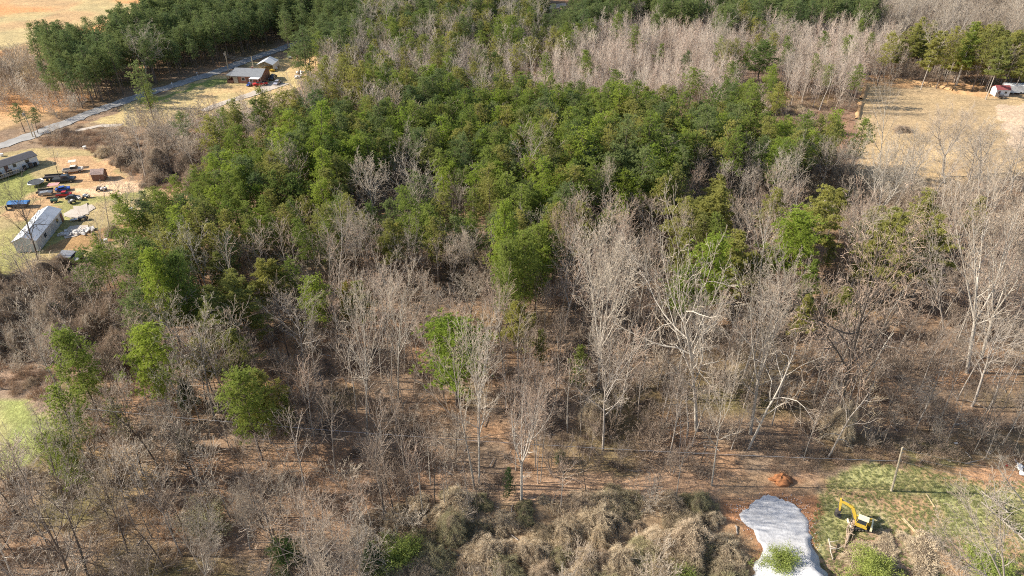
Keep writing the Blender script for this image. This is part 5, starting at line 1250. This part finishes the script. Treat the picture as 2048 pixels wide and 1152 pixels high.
# white mobile home at the left edge
P = at(14, 343); hm = gable("mobile_home", P, head((0, 350), (57, 331)), 15, 4.6, 2.5, .7, 'white', 'dark_roof', "white mobile home with a dark roof and a cluttered deck, cut by the left edge", "mobile home", .25,
      [(-1, -3, 1.8, 1.2, .9), (-1, 1.5, 1.8, .8, .9), (-1, 4.8, 1.8, 1.0, .9)], [(-1, -.6, 1.35, 1.0, 2.0)])
m = MB(); m.box((-1.5, -3.6, .55), (5.5, 2.4, .12));
for k in range(12): m.box((-4.2 + k * .49, -4.75, 1.0), (.07, .07, .9))
m.box((-1.5, -4.75, 1.45), (5.5, .08, .08)); part("deck", m, 'wood', hm)
m = MB()
for k in range(5): m.box((1.6 + k * .3, -3.2, .5 - k * .1), (.3, 1.4, .08))
part("step", m, 'wood', hm)
def place_rel(o, loc):
    mw = Matrix.Translation(P) @ Euler((0, 0, o)).to_matrix().to_4x4(); return mw @ Vector(loc)
hz = head((0, 350), (57, 331))
for k, (x, y, w, hgt, mt, lb) in enumerate([(-3, -3.6, .8, 1.0, 'dark', "black grill on the left of the mobile home's deck"), (-.6, -3.8, .9, 1.1, 'dark_metal', "dark cabinet on the mobile home's deck"), (3.4, -3.0, .7, 1.1, 'dark', "black bin at the wall right of the deck"), (5.0, -2.9, .9, 1.2, 'dark_metal', "dark boxy unit near the right end of the mobile home"), (6.3, -2.8, .7, .9, 'dark', "rightmost black bin by the mobile home's corner")]):
    m = MB(); z0 = .62 if x < 1 else 0; m.box((0, 0, z0 + hgt / 2), (w, w * .8, hgt)); m.box((0, 0, z0 + hgt + .04), (w * 1.1, w * .9, .08)); m.box((0, -w * .42, z0 + hgt * .8), (w * .5, .05, .06))
    tag(link("yard_bin", m.mesh("yard_bin", M[mt]), None, place_rel(hz, (x, y, 0)), hz), lb, "bin")
# long white building
A_, B_ = at(104, 446), at(62, 498); hz2 = math.atan2(A_.y - B_.y, A_.x - B_.x); P = (A_ + B_) / 2
gable("long_building", P, hz2, (A_ - B_).length + 2.5, 4.7, 2.7, 1.0, 'pale_roof', 'pale_roof', "long white and grey metal-roofed building behind the dark silhouetted tree", "building", .25,
      [(-1, 4, 1.6, 1.1, .9), (-1, -3, 1.6, 1.1, .9)], [(-1, 6.5, 1.05, 1.0, 2.0)])
# brown shed
P = at(201, 357); e = gable("garden_shed", P, R(8), 3.0, 2.6, 1.8, .9, 'wood_brown', 'shed_roof', "small brown wooden shed with a dusty pink roof on the bare dirt", "shed", .2, [], [(-1, .3, .9, .8, 1.6)])
# red-roofed shed and white container at the right
P = at(1998, 190); gable("storage_shed", P, R(-2), 4.6, 3.2, 2.3, 1.0, 'white', 'red_roof', "small white shed with a dark red roof and one window beside the white container", "shed", .15, [(-1, .9, 1.4, .8, .7)], [(-1, -1.3, .95, .8, 1.8)])
P = at(2028, 186); e = empty("white_container", P, R(-10), "long white box trailer with rounded top behind the red-roofed shed", "box trailer")
m = MB(); m.prism([(-1.3, .5), (1.3, .5), (1.3, 2.9), (1.1, 3.2), (-1.1, 3.2), (-1.3, 2.9)], -4.2, 4.2, 0, (0, 0, 0), R(90)); part("box", m, 'white_roof', e)
for x in (1.5, 2.6):
    for y in (-1.2, 1.2): m = MB(); m.cyl((x, y - .12, .42), (x, y + .12, .42), .42, None, 12); part("wheel", m, 'dark', e)
P = at(2001, 196); e = empty("utility_trailer", P, R(10), "small black open trailer with a raised mesh ramp in front of the red-roofed shed", "trailer")
m = MB(); m.box((0, 0, .6), (3.2, 1.6, .12)); m.box((0, .8, .9), (3.2, .06, .06)); m.box((0, -.8, .9), (3.2, .06, .06)); m.box((2.1, 0, .5), (1.2, .1, .1)); part("bed", m, 'dark_metal', e)
m = MB(); m.box((-1.75, 0, 1.15), (.08, 1.6, 1.3), 0, 0, 0, -.25); part("ramp", m, 'dark_metal', e)
for y in (-.95, .95): m = MB(); m.cyl((.2, y - .1, .35), (.2, y + .1, .35), .35, None, 12); part("wheel", m, 'steel', e)
# collapsed shed
P = at(141, 519); e = empty("collapsed_shed", P, R(-10), "collapsed grey shed half buried in vines at the lower edge of the yard", "shed")
m = MB(); m.box((-.6, 0, 1.3), (3.2, 2.6, .1), .1, .45, .12); m.box((1.6, .3, .9), (2.4, 2.4, .1), -.2, -.35, .3); part("roof", m, 'steel', e)
m = MB(); m.box((.2, .9, .6), (4.0, .12, 1.3), .05, .1); m.box((-2.0, 0, .6), (.12, 2.2, 1.2), .1); part("wall", m, 'wood', e)
# earth banks round the right field
def bank(pts, w, h, mat, label, seed):
    P = [at(*p) for p in pts]; d = [0]
    for a, b in zip(P, P[1:]): d.append(d[-1] + (b - a).length)
    s = np.arange(0, d[-1], 1.0); x = np.interp(s, d, [p.x for p in P]); y = np.interp(s, d, [p.y for p in P]); tx, ty = np.gradient(x), np.gradient(y); L = np.hypot(tx, ty); n = len(s)
    V = []
    for u, z in ((-1, -.1), (-.55, .6), (-.1, 1), (.4, .75), (1, -.1)):
        k = .7 + .6 * vn(s, s * 0 + u, 2.5, seed); V.append(np.stack([x - ty / L * w * u * k, y + tx / L * w * u * k, np.where(z > 0, z * h * k, z) * 1.0], 1))
    i = np.arange(n - 1); Fc = np.concatenate([np.stack([q * n + i, q * n + i + 1, (q + 1) * n + i + 1, (q + 1) * n + i], 1) for q in range(4)])
    m = MB(); m.add(np.concatenate(V), Fc); tag(link("earth_bank", m.mesh("earth_bank", M[mat], True)), label, "earth bank")
bank([(1732, 174), (1725, 196), (1720, 200)], 1.0, .7, 'clay_pale', "upper piece of the orange earth bank left of the tan field", 2)
bank([(1721, 206), (1718, 222), (1714, 240)], 1.0, .6, 'clay_pale', "lower piece of the orange earth bank left of the tan field", 3)
bank([(1790, 161), (1850, 168), (1905, 180)], 1.0, .9, 'clay_pale', "long low orange bank at the back of the tan field", 4)
bank([(1905, 184), (1945, 189), (1975, 190)], 1.4, 1.1, 'clay_pale', "low orange bank left of the red-roofed shed", 5)
# ---- vehicles
def car(name, px, py, rz, paint, label, cat, kind='car', s=1.0):
    e = empty(name, at(px, py), rz, label, cat); e.scale = (s, s, s)
    if kind == 'truck':
        body = [(-2.6, .45), (2.55, .45), (2.65, .75), (2.5, 1.05), (1.3, 1.15), (-2.6, 1.15)]; cabp = [(1.35, 1.14), (.9, 1.8), (-.45, 1.82), (-.6, 1.14)]
    else:
        body = [(-2.2, .38), (2.15, .38), (2.25, .65), (2.1, .88), (1.1, .98), (-1.9, 1.0), (-2.25, .85)]; cabp = [(1.1, .97), (.45, 1.48), (-1.0, 1.5), (-1.75, .99)]
    m = MB(); m.prism(body, -.88, .88); b = part("body", m, paint, e)
    m = MB(); m.prism(cabp, -.74, .74); part("window", m, 'glass', e)
    m = MB(); x0, x1 = cabp[2][0], cabp[1][0]; m.box(((x0 + x1) / 2, 0, cabp[1][1] + .03), (x1 - x0 + .1, 1.4, .06)); part("roof", m, paint, e)
    if kind == 'truck': m = MB(); m.box((-1.6, 0, 1.16), (1.8, 1.5, .03)); part("truck_bed", m, 'dark', e)
    for x in (-1.5, 1.5) if kind != 'truck' else (-1.65, 1.7):
        for y in (-.86, .86): m = MB(); m.cyl((x, y - .12, .36), (x, y + .12, .36), .37, None, 14); w = part("wheel", m, 'dark', e); m = MB(); m.cyl((x, y + math.copysign(.11, y), .36), (x, y + math.copysign(.14, y), .36), .2, None, 10); part("rim", m, 'steel', w)
    for y in (-.65, .65): m = MB(); m.box((body[2][0] - .03, y, .72), (.06, .3, .16)); part("headlight", m, 'white', e)
    return e
car("parked_car", 499, 171, R(-100), 'blue', "small bright blue car in front of the brick house", "car", s=.62)
car("pickup_truck", 521, 171, R(-155), 'red', "bright red pickup truck on the driveway by the brick house", "truck", 'truck', .95)
car("parked_car", 546, 158, R(-95), 'car_dark', "dark grey car in the shade right of the brick house", "car")
car("parked_car", 555, 168, R(-98), 'car_silver', "pale lavender-grey car parked at the right end of the driveway", "car", s=.85)
P = at(545, 143); m = MB(); m.prism([(-.9, .2), (.9, .2), (.9, .6), (.2, .9), (-.9, .8)], -.5, .5); tag(link("riding_mower", m.mesh("riding_mower", M['yellow']), None, P, .4), "small yellow riding mower in front of the white carport", "mower")
for k, (px, py, lb) in enumerate([(552, 139, "white propane tank right of the carport"), (580, 117, "white scrap at the top of the orange slope")]):
    m = MB(); m.cyl((-.7, 0, .6), (.7, 0, .6), .45, None, 12); m.box((-.4, 0, .12), (.1, .7, .24)); m.box((.4, 0, .12), (.1, .7, .24)); tag(link("white_tank", m.mesh("white_tank", M['white']), None, at(px, py)), lb, "tank")
for k, (px, py, lb) in enumerate([(602, 147, "upper white rubble heap on the slope right of the brick house"), (598, 155, "lower white rubble heap on the slope right of the brick house")]):
    m = MB(); rng = np.random.RandomState(k + 50)
    for q in range(9): m.box(rng.normal(0, .8, 3) * [1, 1, 0] + [0, 0, .2 + .3 * rng.rand()], .4 + .8 * rng.rand(3) * [1, .8, .4], rng.rand() * 3, 0, rng.normal(0, .4), rng.normal(0, .4))
    tag(link("rubble_heap", m.mesh("rubble_heap", M['rubble']), None, at(px, py)), lb, "rubble")
# junk yard
def trailer(name, px, py, rz, L, Wd, mt, label, load=None):
    e = empty(name, at(px, py), rz, label, "trailer"); m = MB(); m.box((0, 0, .75), (L, Wd, .14)); m.box((0, -Wd / 2, 1.0), (L, .06, .4)); m.box((0, Wd / 2, 1.0), (L, .06, .4)); m.box((L / 2 + .6, 0, .6), (1.3, .12, .12)); part("bed", m, mt, e)
    for x in (-.55, .45):
        for y in (-Wd / 2 - .12, Wd / 2 + .12): m = MB(); m.cyl((x - L * .12, y - .12, .38), (x - L * .12, y + .12, .38), .38, None, 12); part("wheel", m, 'dark', e)
    return e
car("pickup_truck", 131, 363, R(12), 'car_dark', "black pickup truck at the right end of the long dark trailer", "truck", 'truck', 1.0)
trailer("flatbed_trailer", 108, 359, R(10), 4.6, 1.9, 'dark_metal', "long dark flatbed trailer behind the black pickup truck")
car("old_van", 148, 344, R(20), 'cream', "cream and rust old van with a raised hood behind the black pickup", "van", 'truck', .95)
m = MB(); m.box((0, 0, 1.75), (1.9, 1.7, .06), .35, .3); m.box((0, -.8, .9), (.08, .08, 1.8)); m.box((.8, .6, .8), (.08, .08, 1.6)); tag(link("scrap_awning", m.mesh("scrap_awning", M['cream']), None, at(148, 334)), "tilted pale sheet on posts behind the old van", "scrap")
trailer("flatbed_trailer", 92, 388, R(14), 3.6, 1.7, 'dark_metal', "dark open trailer with a dented grey load left of the blue car")
m = MB(); m.prism([(-1.6, 0), (1.5, 0), (1.5, .5), (.6, .75), (-1.4, .6)], -.7, .7); tag(link("scrap_load", m.mesh("scrap_load", M['steel']), None, at(92, 388, .86), R(14)), "grey dented tank lying on the dark open trailer", "scrap")
m = MB(); m.box((0, 0, .9), (2.6, 1.8, .06), .2, .15); m.box((-1, -.6, .45), (.1, .1, .9)); m.box((1, .6, .45), (.1, .1, .9)); tag(link("pink_panel", m.mesh("pink_panel", M['pink']), None, at(109, 375)), "faded pink-red panel propped behind the blue car", "panel")
car("parked_car", 127, 381, R(25), 'blue', "dusty blue car in the middle of the junk yard", "car", s=.75)
car("pickup_truck", 129, 392, R(8), 'red', "dark red pickup truck in the junk yard below the blue car", "truck", 'truck', .68)
car("parked_car", 147, 398, R(10), 'car_dark', "dark blue-grey car below right of the dark red pickup", "car", s=.72)
for k, (px, py, mt, lb) in enumerate([(110, 404, 'green_paint', "green and white mower at the lower left of the junk yard"), (145, 406, 'steel', "grey push cart below the dark blue-grey car"), (199, 380, 'dark_metal', "black garden tractor standing alone on the bare dirt"), (160, 399, 'white_junk', "pale low cart right of the dark blue-grey car"), (173, 395, 'white_junk', "white bench-like scrap at the right end of the junk row"), (208, 381, 'white_junk', "pale scrap just right of the black garden tractor")]):
    e = empty("yard_machine", at(px, py), k * .7 + .3, lb, "yard machine"); m = MB(); m.prism([(-.8, .3), (.7, .3), (.75, .7), (.2, .95), (-.3, .7), (-.8, .8)], -.35, .35); part("body", m, mt, e)
    for x in (-.55, .5):
        for y in (-.45, .45): m = MB(); m.cyl((x, y - .08, .28), (x, y + .08, .28), .28 if x < 0 else .2, None, 10); part("wheel", m, 'dark', e)
    m = MB(); m.box((-.45, 0, .98), (.4, .4, .1)); part("seat", m, 'dark', e)
# ATV near the pad
e = empty("quad_bike", at(167, 440), R(15), "dark quad bike parked below the pale concrete pad", "quad bike")
m = MB(); m.prism([(-.9, .45), (.9, .5), (.85, .85), (.3, 1.0), (-.3, .8), (-.9, .9)], -.35, .35); part("body", m, 'car_dark', e)
for x in (-.7, .7):
    for y in (-.5, .5): m = MB(); m.cyl((x, y - .14, .32), (x, y + .14, .32), .32, None, 12); part("wheel", m, 'dark', e)
m = MB(); m.cyl((.4, -.4, 1.15), (.4, .4, 1.15), .04); m.cyl((.35, 0, .9), (.4, 0, 1.15), .04); part("handlebar", m, 'dark_metal', e)
m = MB(); m.box((-2.0, .2, .35), (1.6, .9, .1)); m.cyl((-2.0, -.35, .25), (-2.0, -.2, .25), .25); m.cyl((-2.0, .6, .25), (-2.0, .75, .25), .25); tag(link("small_cart", m.mesh("small_cart", M['steel']), None, at(167, 440), R(15)), "small grey cart behind the quad bike", "cart")
# trampoline
e = empty("trampoline", at(74, 370), R(10), "round black trampoline with a pale rim on the lawn below the mobile home", "trampoline")
m = MB(); m.cyl((0, 0, .86), (0, 0, .9), 1.75, None, 28); part("mat", m, 'net', e)
T = Tubes(); a = np.linspace(0, 2 * math.pi, 37); T.add(np.stack([1.85 * np.cos(a), 1.85 * np.sin(a), .88 + 0 * a], 1), np.full(37, .12), 6); m = MB(); T.out(m); part("rim", m, 'steel', e)
for k in range(6): m = MB(); an = k * math.pi / 3; m.cyl((1.85 * math.cos(an), 1.85 * math.sin(an), 0), (1.85 * math.cos(an), 1.85 * math.sin(an), .88), .04); part("leg", m, 'steel', e)
# blue tarp
e = empty("tarped_boat", at(40, 413), R(4), "bright blue tarp over a long dark hull at the left edge of the yard", "covered boat")
m = MB(); m.prism([(-2.4, .3), (2.0, .3), (2.5, 1.1), (-2.4, 1.1)], -.9, .9); part("hull", m, 'dark_metal', e)
m = MB(); m.prism([(-1.05, 1.12), (1.05, 1.12), (.5, 1.45), (-.5, 1.5)], -2.5, 2.3, 0, (0, 0, 0), R(90)); part("tarp", m, 'tarp', e)
m = MB(); m.cyl((0, 0, .5), (.25, 0, .5), .6, None, 16); m.cyl((.02, 0, .5), (.27, 0, .5), .3, None, 12); tag(link("tire", m.mesh("tire", M['dark']), None, at(13, 420), .6), "big black tire standing left of the blue tarp", "tire")
# slabs of rubble
for k, (px, py, w, lb) in enumerate([(126, 470, 1.7, "leftmost pale concrete slab heap below the long white building"), (138, 468, 1.2, "second pale slab heap from the left"), (150, 464, 1.0, "third pale slab heap, beside a dark gap"), (160, 466, 1.6, "fourth pale slab heap, the middle one"), (170, 462, 1.2, "fifth pale slab heap from the left"), (180, 460, 1.0, "rightmost pale slab heap below the quad bike")]):
    m = MB(); rng = np.random.RandomState(k + 5)
    for q in range(7): m.box(rng.normal(0, .5, 3) * [1.2, .8, 0] * w + [0, 0, .12 + .2 * rng.rand()], (.5 + .9 * rng.rand(), .4 + .6 * rng.rand(), .14 + .1 * rng.rand()), rng.rand() * 3, 0, rng.normal(0, .25), rng.normal(0, .25))
    tag(link("concrete_slab", m.mesh("concrete_slab", M['rubble']), None, at(px, py)), lb, "rubble", "heaps of concrete slabs")
for k, (px, py, lb) in enumerate([(170, 297, "white overturned tub at the brown brush patch's edge"), (263, 421, "small white bucket on the lawn near the pines"), (212, 484, "pale yellow bucket on the lawn below the ivy-footed tree"), (4, 312, "red and white drum behind the mobile home")]):
    m = MB(); m.cyl((0, 0, 0), (0, 0, .7), .4, .5, 12); tag(link("bucket", m.mesh("bucket", M['white_junk']), None, at(px, py)), lb, "bucket")
# roadside mailboxes
for k, (px, py, lb) in enumerate([(345, 173, "white mailbox on the grass strip by the road"), (395, 152, "mailbox farther along the road"), (215, 219, "wooden post by the road near the driveway")]):
    m = MB(); m.box((0, 0, .55), (.1, .1, 1.1)); m.prism([(-.15, 1.1), (.15, 1.1), (.15, 1.3), (0, 1.4), (-.15, 1.3)], -.3, .3); tag(link("mailbox", m.mesh("mailbox", M['white']), None, at(px, py)), lb, "mailbox")
